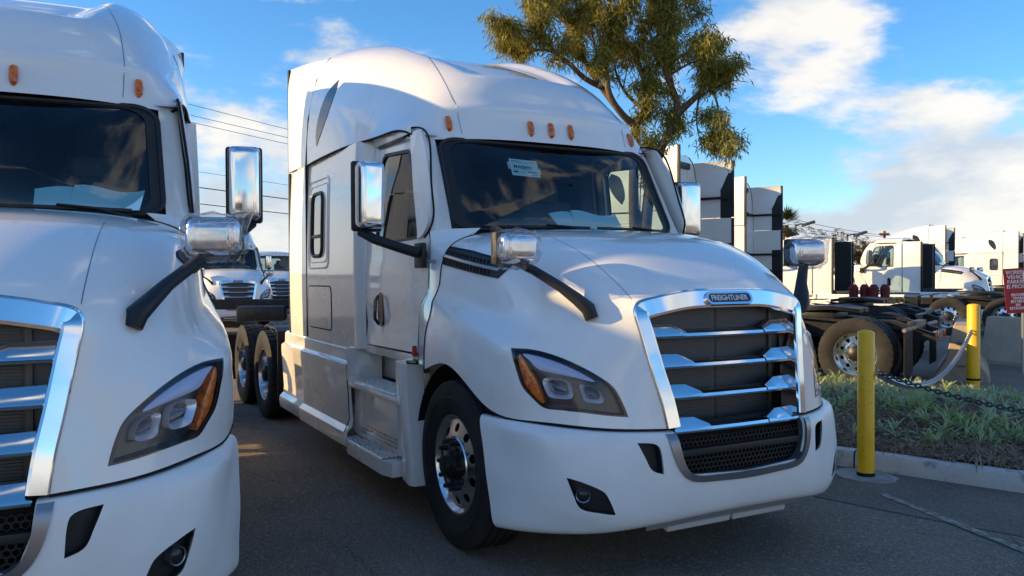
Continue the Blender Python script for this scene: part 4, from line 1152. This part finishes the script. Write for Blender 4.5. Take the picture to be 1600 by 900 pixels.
# kerb round the planting bed
pr = [(0, 0), (.012, .125), (.03, .143), (.14, .145), (.16, .135), (.16, 0)]
us = np.linspace(-9, 9, 61)
G = []
for u in us:
    j = rnd.uniform(-.004, .004)
    G.append([tuple(kp(u, v + j, z)) for v, z in pr])
kerb = MB().grid(np.array(G)).obj('kerb', 'concrete_kerb', None, ang=40, kind='structure')
for u in (-3.3, -.35, 2.6):
    MB().prism([tuple(kp(u, -.003, .0)), tuple(kp(u, .008, .13)), tuple(kp(u, .03, .1475)), tuple(kp(u, .163, .1475)), tuple(kp(u, .163, 0))], KD * .012).obj('kerb_joint', 'dark_void', kerb)
# bed soil, gently humped
G = []
from mathutils import noise as nz
def soil_z(u, v): return .125 + .13 * math.exp(-((v - 2.4) / 1.5) ** 2) + .05 * nz.noise(Vector((u * .9, v * .9, 0)))
for u in np.linspace(-9, 9, 80): G.append([tuple(kp(u, v, soil_z(u, v))) for v in np.linspace(.15, 4.8, 30)])
MB().grid(np.array(G)).obj('bed_soil', 'soil', None, kind='structure', ang=180)

# ------------------------------------------------------------------ trucks
T0 = build_truck()
tag(T0, 'white sleeper truck in the centre, whole front and passenger side in view', 'truck', 'white semi trucks')
def place(t, x, y, deg, label, group='white semi trucks', z=0):
    t.location = (x, y, z); t.rotation_euler = (0, 0, R(deg)); t['label'] = label; t['group'] = group
    return t
place(copy_tree(T0), -.015, -3.70, -4.2, 'white sleeper truck cropped by the left edge, nearest the camera', z=.03)
place(copy_tree(T0), -9.98, 4.90, 205.5, 'white sleeper truck seen from behind, its wheel behind the front yellow bollard')
place(copy_tree(T0), -12.7, 9.05, 205, 'white sleeper truck seen from behind, second beyond the tree')
SLEEP = {'roof_fairing', 'sleeper_side', 'side_extender', 'sleeper_back', 'bunk_window', 'marker_lamp', 'bunk_curtain'}
base = lambda o: o.name.split('.')[0]
def make_daycab():
    D = copy_tree(T0, None, lambda ch: base(ch) not in SLEEP)
    D.name = 'day_cab_truck'
    net = [[(-.735, 0, 2.655), (-.745, .4, 2.655), (-.80, .78, 2.645), (-.87, .95, 2.64), (-1.0, 1.045, 2.70)],
           [(-.79, 0, 2.76), (-.80, .4, 2.755), (-.86, .76, 2.74), (-.95, .93, 2.73), (-1.08, 1.05, 2.71)],
           [(-1.05, 0, 2.86), (-1.06, .4, 2.855), (-1.1, .74, 2.83), (-1.15, .95, 2.79), (-1.2, 1.065, 2.72)],
           [(-1.78, 0, 2.88), (-1.78, .4, 2.875), (-1.78, .76, 2.85), (-1.78, .98, 2.80), (-1.78, 1.08, 2.72)]]
    rf = MB().grid(surf(net, 6, 6)).obj('cab_roof', 'white_paint', D)
    for yv in (-.6, -.15, 0, .15, .6): MB().box((-.83 - .04 * abs(yv), yv, 2.77), (.05, .05, .10), .015).obj('marker_lamp', 'amber', D)
    bw = MB().plate([(-1.08, 1.05), (1.08, 1.05), (1.07, 2.72), (.95, 2.82), (.5, 2.87), (-.5, 2.87), (-.95, 2.82), (-1.07, 2.72)], [rrect(0, 2.25, 1.2, .6, .08)], lambda a, c: (-1.79, a, c), .03, .3, (1, 0, 0)).obj('cab_back', 'white_paint', D)
    MB().plate(rrect(0, 2.25, 1.24, .64, .09), [], lambda a, c: (-1.785, a, c), .004, .3, (1, 0, 0)).obj('rear_window', 'side_glass', bw)
    for k in range(9): MB().box((-1.80, -.8 + .2 * k, 1.5), (.03, .05, .8), .01).obj('pressed_rib', 'white_paint', bw)
    for s in (1, -1):
        ex = MB().box((-2.08, 1.12, 1.9), (.52, .03, 1.62), .012).obj('cab_extender', 'white_paint', D, s)
        MB().box((-2.37, 1.12, 1.9), (.06, .034, 1.60), .008).obj('rubber_edge', 'black_plastic', ex, s)
        MB().box((-2.08, 1.098, 1.9), (.50, .012, 1.58)).obj('inner_liner', 'black_plastic', ex, s)
        MB().box((-1.745, 1.11, 1.9), (.07, .05, 1.66), .01).obj('cab_corner', 'white_paint', D, s)
    return D
D0 = make_daycab()
place(D0, -14.6, 16.4, 205, 'white day cab truck seen from behind, between the dark framed sleepers and the bare frames', 'white day cab trucks')
for args in TRUCKS_FAR: place(copy_tree(D0 if args[0] else T0), *args[1:4], args[4], 'white day cab trucks' if args[0] else 'white semi trucks')

for x_, y_, h_, l_ in TRUCKS_BACK: place(copy_tree(T0), x_, y_, h_, l_)

# stock card and papers: one card inside the windshield of the centre truck, papers on two dashboards
def ws_card(parent, loc, rz):
    root = empty('stock_card', label='pale green stock card stuck high inside the centre windshield', cat='card')
    o = Vector((-.655, -.285, 2.445)); x = Vector((0.03, 1, -.04)).normalized(); y = Vector((-.50, 0, .86))
    Bm = basis(o, x, y)
    b = MB(); b.T = Bm; b.add([(-.115, -.075, 0), (.115, -.075, 0), (.115, .075, 0), (-.115, .075, 0)], [(0, 1, 2, 3)]); b.obj('card', 'paper', root, ang=None)
    b = MB(); b.T = Bm
    b.add([(-.135, -.02, -.001), (-.11, -.02, -.001), (-.11, .045, -.001), (-.135, .045, -.001)], [(0, 1, 2, 3)]); b.add([(.11, -.045, -.001), (.13, -.045, -.001), (.13, .01, -.001), (.11, .01, -.001)], [(0, 1, 2, 3)]); b.obj('tape', 'white_plastic', root, ang=None)
    text_mesh('MA5692', .042, 'ink', root, Bm @ Matrix.Translation((-.015, .005, .002)), width=.15, ext=.0004, bold=.0006)
    b = MB(); b.T = Bm
    for (x0, x1, yv, h) in ((-.10, -.02, .058, .005), (-.10, .09, .044, .003), (.05, .10, .058, .004), (-.10, .10, -.022, .002), (.02, .10, -.036, .008), (-.10, -.06, -.04, .014), (-.05, .0, -.042, .004), (.04, .10, -.058, .004)):
        b.add([(x0, yv - h / 2, .0015), (x1, yv - h / 2, .0015), (x1, yv + h / 2, .0015), (x0, yv + h / 2, .0015)], [(0, 1, 2, 3)])
    b.obj('printed_lines', 'ink', root, ang=None)
    return root
ws_card(None, None, 0)
def papers(tr, c, label):
    root = empty('paper_sheets', tr, label=label[0], cat='papers', group='papers on dashboards')
    root.rotation_euler = (0, 0, label[1])
    for k, (dx, dy, rz, w, h) in enumerate(((0, 0, .05, .46, .17), (.03, .12, -.2, .36, .15))):
        G = [[(c[0] + dx + math.cos(rz) * (u - .5) * h - math.sin(rz) * (v - .5) * w, c[1] + dy + math.sin(rz) * (u - .5) * h + math.cos(rz) * (v - .5) * w, c[2] + .012 * k + .02 * math.sin(v * 5 + k) * (1 - u) + .13 * (1 - u)) for v in np.linspace(0, 1, 9)] for u in np.linspace(0, 1, 6)]
        MB().grid(np.array(G)).obj('sheet', 'paper', root, ang=180)
    return root
papers((0, 0, 0), (-.50, .10, 1.985), ('crumpled pale green papers on the dashboard of the centre truck', 0))
papers((-.015, -3.70, .03), (-.52, .52, 1.985), ('pale green papers on the dashboard of the truck at the left edge', R(-4.2)))

# ------------------------------------------------------------------ bollards and chains
def bollard(p, h, r, label, foot=True):
    root = empty('bollard', p, label=label, cat='bollard', group='yellow bollards')
    MB().lathe([(r, -.2), (r, h - .018), (r - .008, h - .004), (r - .03, h + .006), (0, h + .012)], 40, axis='z').obj('post', 'yellow_paint', root, ang=50)
    if foot:
        rr_ = random.Random(4); n = 26
        pts = [((.235 + .035 * rr_.random()) * math.cos(2 * math.pi * k / n), (.20 + .03 * rr_.random()) * math.sin(2 * math.pi * k / n)) for k in range(n)]
        MB().prism([(a, b_, 0) for a, b_ in pts], (0, 0, .014)).obj('footing', 'concrete_foot', root, ang=None)
    MB().lathe([(r + .003, .0), (r + .006, .015), (r + .001, .03)], 30, axis='z', c=(0, 0, .012)).obj('base_crust', 'dark_void', root)
    hk = MB().tube([(r * .7, r * .7, h * .70), (r * .7 + .035, r * .7 + .02, h * .71), (r * .7 + .05, r * .7 + .03, h * .69), (r * .7 + .02, r * .7 + .02, h * .68)], .006, 6); hk.obj('chain_hook', 'steel_dusty', root)
    return root
b1 = Vector((.05, 2.515, 0)); b2 = Vector((-2.62, 8.21, .12))
bollard(b1, 1.195, .066, 'tall yellow bollard nearest the kerb, in front of the big wheel')
bollard(b2, 1.10, .085, 'yellow bollard in the planting bed by the concrete barrier', False)
def chain(p, q, sag, name, m, label, r=.0065, L=.046, W_=.017):
    p, q = Vector(p), Vector(q); n = int((q - p).length * 1.06 / (L * .78)); mb = MB()
    for i in range(n):
        t = (i + .5) / n; c = p.lerp(q, t) + Vector((0, 0, -sag * 4 * t * (1 - t)))
        d = (q - p) / n + Vector((0, 0, -sag * 4 * (1 - 2 * t) / n)); d.normalize()
        w = d.cross(Vector((0, 0, 1))).normalized(); v = w.cross(d)
        a = w if i % 2 else v
        ring = [c + d * (L * .5 * math.cos(k) * (1.0)) + a * (W_ * math.sin(k)) for k in np.linspace(0, 2 * math.pi, 10, endpoint=False)]
        mb.tube(ring, r, 5, closed=True)
    return mb.obj(name, m, None, label=label, cat='chain')
h1 = b1 + Vector((.07, .06, .85)); h2 = b2 + Vector((.02, -.09, .72))
chain(h1, h2, .36, 'chain', 'galvanised', 'bright chain sagging between the two yellow bollards', .011, .075, .024)
chain(h1 + Vector((0, 0, .01)), b1 + KD * 3.2 + Vector((0, .1, .85)), .24, 'chain', 'dark_chain', 'dark chain running from the front bollard out of the right edge', .0065, .048, .015)
bollard(Vector((1.80, 6.65, .12)), 1.0, .066, 'yellow bollard just outside the right edge', False) if False else None

# ------------------------------------------------------------------ planting
def blades(name, mt, label, n, place_fn, L0, L1, wid, lean, seed, cat='plants'):
    r_ = random.Random(seed); vs = []; fs = []
    for i in range(n):
        c = place_fn(r_)
        if c is None: continue
        m_ = r_.randint(9, 16); Lc = r_.uniform(L0, L1)
        for k in range(m_):
            a = r_.uniform(0, 2 * math.pi); L = Lc * r_.uniform(.6, 1.1); e = r_.uniform(*lean)
            d = Vector((math.cos(a), math.sin(a), 0)); s_ = Vector((-d.y, d.x, 0)); w = wid * r_.uniform(.7, 1.3)
            b = c + d * r_.uniform(0, .035)
            p1 = b + d * (L * .35 * math.cos(e)) + Vector((0, 0, L * .45 * math.sin(e))); e2 = e - r_.uniform(.2, .8)
            p2 = p1 + d * (L * .35 * math.cos(e2)) + Vector((0, 0, L * .35 * math.sin(e2))); p3 = p2 + d * (L * .25 * math.cos(e2 - .3)) + Vector((0, 0, L * .25 * math.sin(e2 - .3)))
            j = len(vs)
            vs += [b - s_ * w * .35, b + s_ * w * .35, p1 - s_ * w * .8, p1 + s_ * w * .8, p2 - s_ * w, p2 + s_ * w, p3]
            fs += [(j, j + 1, j + 3, j + 2), (j + 2, j + 3, j + 5, j + 4), (j + 4, j + 5, j + 6)]
    return MB().add(vs, fs).obj(name, mt, None, ang=180, kind='stuff', label=label, cat=cat)
def bare(u, v): return nz.noise(Vector((u * .7 + 4.1, v * .9, 1.7))) * .9 - 1.0 * math.exp(-((u - 1.6) / 1.15) ** 2 - ((v - .9) / 1.1) ** 2) + .06 - 1.0 * math.exp(-(v / .70) ** 2)
def pl(r_):
    u, v = r_.uniform(-6.5, 5.0), r_.uniform(.22, 4.6)
    if bare(u, v) < -.16: return None
    return kp(u, v, soil_z(u, v) - .01)
blades('ground_cover', 'leaf_grey', 'grey green strappy leaves filling the planting bed', 2300, pl, .13, .25, .010, (.35, 1.35), 5)
def pd(r_):
    u, v = r_.uniform(-5, 4.5), r_.uniform(.2, 3.2)
    if bare(u, v) > .05 and r_.random() < .75: return None
    return kp(u, v, soil_z(u, v) + r_.uniform(-.005, .03))
blades('dry_mulch', 'leaf_dry', 'brown dry stalks lying at the front of the bed', 4200, pd, .12, .30, .0045, (-.1, .35), 9, 'mulch')

# ------------------------------------------------------------------ tree behind the truck: limbs traced as a real tree, narrow drooping leaves
def tree(name, basep, limbs, label, leafm, barkm, nleaf, leafL, seed, spread=.34, cat='tree', group=None, droop=.6, sub=3, tip=.45):
    r_ = random.Random(seed)
    root = empty(name, basep, label=label, cat=cat, group=group)
    tr = MB(); tips = []
    def grow(p, d, L, rad, depth):
        n = 4; pts = [p]; q = p.copy(); dd = d.normalized()
        for i in range(n):
            dd = (dd + Vector((r_.uniform(-.25, .25), r_.uniform(-.25, .25), r_.uniform(-.12, .2)))).normalized(); q = q + dd * L / n; pts.append(q.copy())
            if depth <= 1: tips.append((q.copy(), dd.copy()))
        tr.tube(pts, [rad * (1 - .6 * i / n) for i in range(n + 1)], 5 if depth < 2 else 7)
        if depth > 0:
            for k in range(sub):
                t = r_.uniform(.35, 1); j = min(int(t * n), n - 1)
                a = dd.copy(); a += Vector((r_.uniform(-1, 1), r_.uniform(-1, 1), r_.uniform(-.3, .9))) * .9
                grow(pts[j].lerp(pts[j + 1], t * n - j), a, L * r_.uniform(.55, .8), rad * .45, depth - 1)
    for L in limbs:
        pts = spline([p[:3] for p in L], 4 * len(L)); rs = np.interp(np.linspace(0, 1, len(pts)), np.linspace(0, 1, len(L)), [p[3] for p in L])
        tr.tube([Vector(p) for p in pts], list(rs), 9)
        for i, p in enumerate(pts):
            if i > len(pts) * tip and i % 2 == 0:
                d = Vector(pts[min(i + 1, len(pts) - 1)]) - Vector(pts[max(i - 1, 0)])
                grow(Vector(p), d.normalized() + Vector((r_.uniform(-1, 1), r_.uniform(-1, 1), r_.uniform(-.2, .8))), spread * r_.uniform(.7, 1.4), rs[i] * .45 + .004, 1)
        e = Vector(pts[-1]); tips.append((e, Vector((0, 0, 1))))
    tr.obj('trunk', barkm, root, ang=60)
    vs = []; fs = []
    tips = [t for t in tips if r_.random() < .45]
    for i in range(nleaf):
        p, d = tips[int(r_.random() * len(tips))]
        c = p + Vector((r_.gauss(0, .06), r_.gauss(0, .06), r_.gauss(0, .055)))
        tw = Vector((r_.uniform(-1, 1), r_.uniform(-1, 1), r_.uniform(-1.0, .55) - droop)).normalized()
        L = leafL * r_.uniform(.6, 1.35); w = tw.cross(Vector((r_.uniform(-1, 1), r_.uniform(-1, 1), r_.uniform(-1, 1)))).normalized() * leafL * .075
        j = len(vs)
        mid = c + tw * L * .5 + Vector((0, 0, .1 * L))
        vs += [c, mid - w, mid + w, c + tw * L]; fs += [(j, j + 1, j + 3, j + 2)]
    MB().add(vs, fs).obj('crown', leafm, root, ang=None)
    return root
TB_ = Vector((-4.115, 3.431, .15))
rt_ = Vector((.477, .879, 0)); bk_ = Vector((-.879, .477, 0))
# (right, back, up, radius) in metres from the foot
def LM(*p): return [tuple(rt_ * (a * .96) + bk_ * b + Vector((0, 0, c))) + (r,) for a, b, c, r in p]
limbs = [
 LM((0, 0, 0, 0.1), (0.02, 0.05, 1.3, 0.1), (0.18, 0.12, 2.9, 0.085), (0.3, 0.15, 3.21, 0.08), (0.43, 0.15, 3.44, 0.075), (0.52, 0.13, 3.66, 0.07), (0.46, 0.09, 3.93, 0.055), (0.36, 0.04, 4.12, 0.05), (0.33, -0.01, 4.29, 0.042), (0.38, -0.05, 4.5, 0.035), (0.33, -0.1, 4.73, 0.025), (0.23, -0.15, 4.97, 0.018), (0.18, -0.14, 5.29, 0.008)),
 LM((0.5, 0.13, 3.64, 0.055), (0.71, 0.16, 3.82, 0.045), (0.85, 0.19, 3.95, 0.038), (0.96, 0.24, 4.09, 0.03), (1.09, 0.24, 4.19, 0.018), (1.21, 0.29, 4.18, 0.008)),
 LM((0.36, 0.04, 4.13, 0.035), (0.46, 0.24, 4.35, 0.03), (0.48, 0.4, 4.68, 0.022), (0.62, 0.45, 4.95, 0.014), (0.7, 0.45, 5.06, 0.008)),
 LM((-0.05, 0.05, 1.2, 0.09), (-0.09, 0.12, 2.87, 0.075), (-0.07, 0.13, 3.28, 0.07), (-0.04, 0.15, 3.52, 0.065), (0.07, 0.13, 3.72, 0.05), (0.11, 0.14, 3.97, 0.045), (0.01, 0.09, 4.21, 0.042), (-0.06, 0.04, 4.4, 0.038), (-0.21, -0.05, 4.56, 0.032), (-0.32, -0.15, 4.72, 0.024), (-0.23, -0.25, 4.96, 0.016), (-0.16, -0.24, 5.23, 0.008)),
 LM((-0.06, 0.04, 4.4, 0.03), (0.04, 0.25, 4.66, 0.024), (0.19, 0.35, 4.85, 0.016), (0.22, 0.4, 5.1, 0.008)),
 LM((-0.05, 0.15, 3.49, 0.055), (-0.25, 0.03, 3.62, 0.045), (-0.46, -0.06, 3.93, 0.04), (-0.5, -0.11, 4.24, 0.036), (-0.56, -0.15, 4.45, 0.03), (-0.52, -0.2, 4.68, 0.02), (-0.47, -0.2, 4.96, 0.012), (-0.39, -0.14, 5.22, 0.006)),
 LM((-0.26, 0.13, 3.67, 0.045), (-0.53, 0.24, 4.05, 0.04), (-0.69, 0.29, 4.32, 0.038), (-0.82, 0.3, 4.54, 0.032), (-0.89, 0.35, 4.82, 0.024), (-0.82, 0.41, 5.1, 0.016), (-0.93, 0.36, 5.4, 0.008)),
 LM((-0.53, 0.19, 4.03, 0.04), (-0.8, 0.04, 4.13, 0.036), (-0.95, -0.06, 4.24, 0.032), (-1.19, -0.11, 4.42, 0.028), (-1.33, -0.15, 4.59, 0.02), (-1.39, -0.15, 4.8, 0.014), (-1.49, -0.15, 4.95, 0.007)),
 LM((-1.19, -0.05, 4.43, 0.022), (-1.43, 0.15, 4.51, 0.018), (-1.63, 0.25, 4.49, 0.012), (-1.79, 0.25, 4.52, 0.006)),
 LM((-1.32, -0.1, 4.61, 0.018), (-1.56, -0.25, 4.65, 0.012), (-1.74, -0.25, 4.67, 0.006)),
 LM((-0.7, 0.24, 4.3, 0.028), (-0.56, 0.45, 4.49, 0.022), (-0.63, 0.55, 4.91, 0.018), (-0.6, 0.56, 5.25, 0.01), (-0.62, 0.56, 5.52, 0.006)),
 LM((-0.9, 0.3, 4.81, 0.02), (-1.14, 0.35, 5.03, 0.014), (-1.35, 0.36, 5.22, 0.008)),
 LM((0.96, 0.24, 4.09, 0.02), (1.08, 0.22, 3.85, 0.014), (1.12, 0.2, 3.5, 0.008), (1.1, 0.2, 3.2, 0.004)),
 LM((0.85, 0.19, 3.95, 0.018), (0.80, 0.2, 3.6, 0.012), (0.85, 0.2, 3.3, 0.006)),
 LM((0.46, 0.24, 4.35, 0.02), (0.70, 0.3, 4.5, 0.014), (0.95, 0.3, 4.55, 0.008)),
 LM((0.36, 0.04, 4.12, 0.02), (0.62, -0.1, 4.25, 0.014), (0.80, -0.15, 4.3, 0.006)),
 LM((0.06, 0.13, 3.72, 0.03), (-0.15, 0.3, 3.95, 0.02), (-0.30, 0.4, 4.3, 0.012), (-0.35, 0.4, 4.7, 0.006)),
]
tree('willow_tree', TB_, limbs, 'tall tree with narrow olive leaves rising behind the centre truck', 'tree_leaf', 'bark', 36000, .11, 21, spread=.27, tip=.33)
# ------------------------------------------------------------------ far things
def depth_point(u, v, d):
    """world point seen at photo pixel (u, v) at this depth: used once to read positions off the photograph"""
    return CO + cf * d + r2 * ((u - 800) / 1281.73 * d) + u2 * (-(v - 450) / 1281.73 * d)
def barrier(x, y, rz, L, label, h=.86):
    root = empty('concrete_barrier', (x, y, 0), rz, label, 'barrier', 'concrete barriers')
    sec = [(-.38, 0), (-.38, .08), (-.22, .32), (-.12, h - .02), (-.10, h), (.10, h), (.12, h - .02), (.22, .32), (.38, .08), (.38, 0)]
    G = [[(a, y_ * k, z_ * (1 if k == 1 else .985)) for y_, z_ in sec] for a, k in ((-L / 2, .94), (-L / 2 + .02, 1), (0, 1), (L / 2 - .02, 1), (L / 2, .94))]
    b = MB().grid(np.array(G)); n = len(sec); b.add(G[0], [tuple(range(n))]); b.add(G[-1], [tuple(range(n))[::-1]])
    b.obj('barrier_body', 'concrete_barrier', root, ang=30)
    for a in (-1, 1):
        for z_ in (.25, .6): MB().tube([(a * L / 2, -.05, z_), (a * (L / 2 + .05), -.05, z_), (a * (L / 2 + .05), .05, z_), (a * L / 2, .05, z_)], .012, 6).obj('steel_loop', 'steel_dusty', root)
    return root
barrier(-3.85, 9.88, R(122), 2.4, 'tan concrete barrier end right behind the far yellow bollard')
barrier(-3.59, 11.85, R(-15), 2.4, 'long tan concrete barrier at the right edge')
# red parking sign
sg = empty('parking_sign', (0, 0, 0), label='red sign with white lettering at the right edge', cat='sign')
o = Vector((-3.34, 10.55, 1.38)); sx_ = Vector((.40, .90, .05)).normalized(); sy_ = Vector((-.07, 0, 1))
Bm = basis(o, sx_, sy_)
b = MB(); b.T = Bm @ Matrix.Translation((.10, 0, 0)); b.box((0, 0, 0), (.66, .74, .006), .002, 1); b.obj('panel', 'sign_red', sg)
b = MB().tube([tuple(o + Vector((-.02, .02, -1.42)) + sx_ * .10), tuple(o + Vector((-.02, .02, .3)) + sx_ * .10)], .025, 8); b.obj('post', 'galvanised', sg)
for t, x_, y_, s_ in (('WORKING', -.185, .300, .088), ('VEHICLE', -.165, .222, .088), ('PARKING', -.172, .144, .088), ('IS PROHIBITED', -.190, .066, .088), ('PROHIBIDO', -.12, -.070, .062), ('TRABAJAR', -.105, -.125, .062), ('EN VEHICULO', -.14, -.180, .062), ('EN', -.06, -.235, .060), ('ESTACIONAMIENTO', -.165, -.290, .060)):
    text_mesh(t, s_, 'sign_white', sg, Bm @ Matrix.Translation((x_, y_, .005)), ext=.001, bold=.0012, align='LEFT', width=min(.60 - (x_ + .19), len(t) * s_ * .60))
# flatbed chassis crossing behind the left mirrors
p = depth_point(385, 490, 23.0)
fr_ = empty('truck_frame', (p.x, p.y, 0), R(66), 'bare black truck frame lying across in front of the far left trucks', 'truck frame')
for s in (1, -1): MB().prism([(-4.5, s * .42 - .04, .78), (4.5, s * .42 - .04, .78), (4.5, s * .42 - .04, 1.04), (-4.5, s * .42 - .04, 1.04)], (0, .08, 0)).obj('frame_rail', 'black_metal', fr_)
for a in (-3.5, -1.8, 0, 1.8, 3.5): MB().box((a, 0, .9), (.12, .8, .2), .01).obj('cross_member', 'black_metal', fr_)
MB().box((.6, -.75, .68), (1.3, .5, .42), .1).obj('fuel_tank', 'black_metal', fr_)
for a in (2.2, 3.5):
    for s in (1, -1): wheel(fr_, 'drive', (a, s * 1.06, .515), s)
# pallets and parts stacked on the frames at the right
p = depth_point(1362, 468, 19)
pal = empty('parts_pallet', (p.x, p.y, 1.0), R(25), 'wooden pallet with dark red parts on the truck frames', 'pallet')
for k in range(5): MB().box((-.5 + .25 * k, 0, .12), (.18, 1.1, .025), .004).obj('board', 'wood_pallet', pal)
for k in (-.5, 0, .5): MB().box((0, k, .05), (1.2, .1, .1), .004).obj('bearer', 'wood_pallet', pal)
for k in range(4): MB().lathe([(0, 0), (.10, 0), (.11, .22), (.06, .3), (0, .3)], 12, axis='z', c=(-.35 + .22 * k, -.2 + .1 * (k % 2), .13)).obj('red_part', 'dark_red', pal)
# light poles
def light_pole(u, v_top, d, label):
    t = depth_point(u, v_top, d); root = empty('light_pole', (t.x, t.y, 0), R(60), label, 'light pole', 'car park light poles')
    h = t.z
    MB().tube([(0, 0, 0), (0, 0, h)], [.10, .06], 10).obj('pole', 'pole_grey', root)
    MB().tube([(0, 0, h - .1), (.3, 0, h), (.5, 0, h)], .04, 8).obj('arm', 'pole_grey', root)
    MB().box((.75, 0, h + .02), (.7, .45, .16), .04, rot=Matrix.Rotation(R(-18), 3, 'Y')).obj('lamp_head', 'pole_grey', root)
light_pole(1243, 350, 48, 'short lamp post with a box head beside the palm')
light_pole(1324, 366, 48, 'taller lamp post with a box head above the autumn tree')
# utility pole and wires
t = depth_point(1382, 366, 75)
up_ = empty('utility_pole', (t.x, t.y, 0), label='far wooden utility pole with a crossarm', cat='pole')
MB().tube([(0, 0, 0), (0, 0, t.z + .3)], [.16, .11], 8).obj('pole', 'bark', up_)
MB().box((0, 0, t.z), (.8, 2.4, .14), rot=Matrix.Rotation(R(35), 3, 'Z')).obj('crossarm', 'bark', up_)
def wire(a, b, sag, label, r=.018):
    a, b = Vector(a), Vector(b)
    pts = [a.lerp(b, t_) + Vector((0, 0, -sag * 4 * t_ * (1 - t_))) for t_ in np.linspace(0, 1, 24)]
    MB().tube(pts, r, 5).obj('overhead_wire', 'wire', None, label=label, cat='wire', group='overhead wires')
for k, (v0, v1, r_) in enumerate(((153, 196, .016), (170, 209, .016), (181, 219, .016), (258, 283, .012), (283, 305, .030), (309, 328, .026))):
    nm = ['uppermost thin wire over the gap between the trucks', 'second thin wire from the top over the gap between the trucks', 'third thin wire from the top over the gap between the trucks', 'faint wire crossing behind the tall chrome mirror', 'thick double wire behind the tall chrome mirror', 'lowest thick wire behind the tall chrome mirror'][k]
    sl = (v1 - v0) / 170
    wire(depth_point(-150, v0 - sl * 430, 42), depth_point(900, v1 + sl * 450, 62), .25, nm, r_)
for k in range(2): wire(depth_point(1150, 318 + 14 * k, 60), depth_point(1384, 368 + 2 * k, 75), .3, ['upper thin wire reaching the far utility pole', 'lower thin wire reaching the far utility pole'][k], .02)
wire(depth_point(1384, 367, 75), depth_point(1700, 362, 80), .5, 'thin wire running right from the far utility pole', .02)
# autumn tree and palm beyond the yard
def far_tree(u, v0, d, w, label, name, leafm, nleaf, seed, leafL=.35):
    b = depth_point(u, 440, d); top = depth_point(u, v0, d).z
    rr_ = random.Random(seed); lim = []
    for k in range(9):
        a = 2 * math.pi * k / 9 + rr_.uniform(-.3, .3); s_ = w * rr_.uniform(.45, .9)
        lim.append([(0, 0, top * .25, .14), (math.cos(a) * s_ * .4, math.sin(a) * s_ * .4, top * .55, .09), (math.cos(a) * s_, math.sin(a) * s_, top * rr_.uniform(.68, .95), .03)])
    lim.append([(0, 0, 0, .22), (0, 0, top * .5, .16), (0, .1, top * .92, .03)])
    tree(name, (b.x, b.y, 0), lim, label, leafm, 'bark', nleaf, leafL, seed, spread=1.0, droop=.1, tip=.3)
far_tree(1305, 372, 62, 3.0, 'brown leaved autumn tree behind the lamp post', 'autumn_tree', 'autumn_leaf', 5000, 3, .30)
far_tree(1352, 378, 64, 2.2, 'smaller brown autumn tree right of the lamp post', 'autumn_tree', 'autumn_leaf', 3500, 8, .30)
far_tree(1275, 385, 70, 1.6, 'olive tree top above the bagged hood mirror', 'olive_tree', 'palm_leaf', 2500, 12, .3)
b = depth_point(1228, 440, 45); h_ = depth_point(1228, 352, 45).z
pm = empty('palm_tree', (b.x, b.y, 0), label='small palm beside the dark edged sleeper', cat='palm')
MB().tube([(0, 0, 0), (.1, 0, h_ * .6), (0, 0, h_)], [.22, .17, .15], 10).obj('trunk', 'bark', pm)
vs = []; fs = []; rr_ = random.Random(2)
for k in range(46):
    a = rr_.uniform(0, 6.28); e = rr_.uniform(-.7, 1.3); L = rr_.uniform(.8, 1.15); d = Vector((math.cos(a) * math.cos(e), math.sin(a) * math.cos(e), math.sin(e))); w = d.cross(Vector((0, 0, 1))).normalized()
    for j in range(9):
        f = (j - 4) / 4; t1 = d * L * (1 - .3 * abs(f)) + w * f * L * .55 + Vector((0, 0, -.2 * L * abs(f))); c = Vector((0, 0, h_)) + d * .35
        q = len(vs); vs += [c, c + t1 * .55 + w * .03, c + t1 * .55 - w * .03, c + t1 + Vector((0, 0, -.15))]; fs += [(q, q + 1, q + 3, q + 2)]
MB().add(vs, fs).obj('crown', 'palm_leaf', pm, ang=None)

# low wooded hills and roofs closing the horizon
G = []
for k in range(181):
    t_ = 2 * math.pi * k / 180
    h_ = 3.0 + 1.5 * nz.noise(Vector((math.cos(t_) * 3, math.sin(t_) * 3, 0))) + 1.0 * nz.noise(Vector((math.cos(t_) * 19, math.sin(t_) * 19, 4)))
    G.append([(420 * math.cos(t_), 420 * math.sin(t_), -2), (425 * math.cos(t_), 425 * math.sin(t_), h_ * .7), (450 * math.cos(t_), 450 * math.sin(t_), h_), (520 * math.cos(t_), 520 * math.sin(t_), -2)])
MB().grid(np.array(G)).obj('far_hills', 'far_green', None, ang=180, kind='structure')
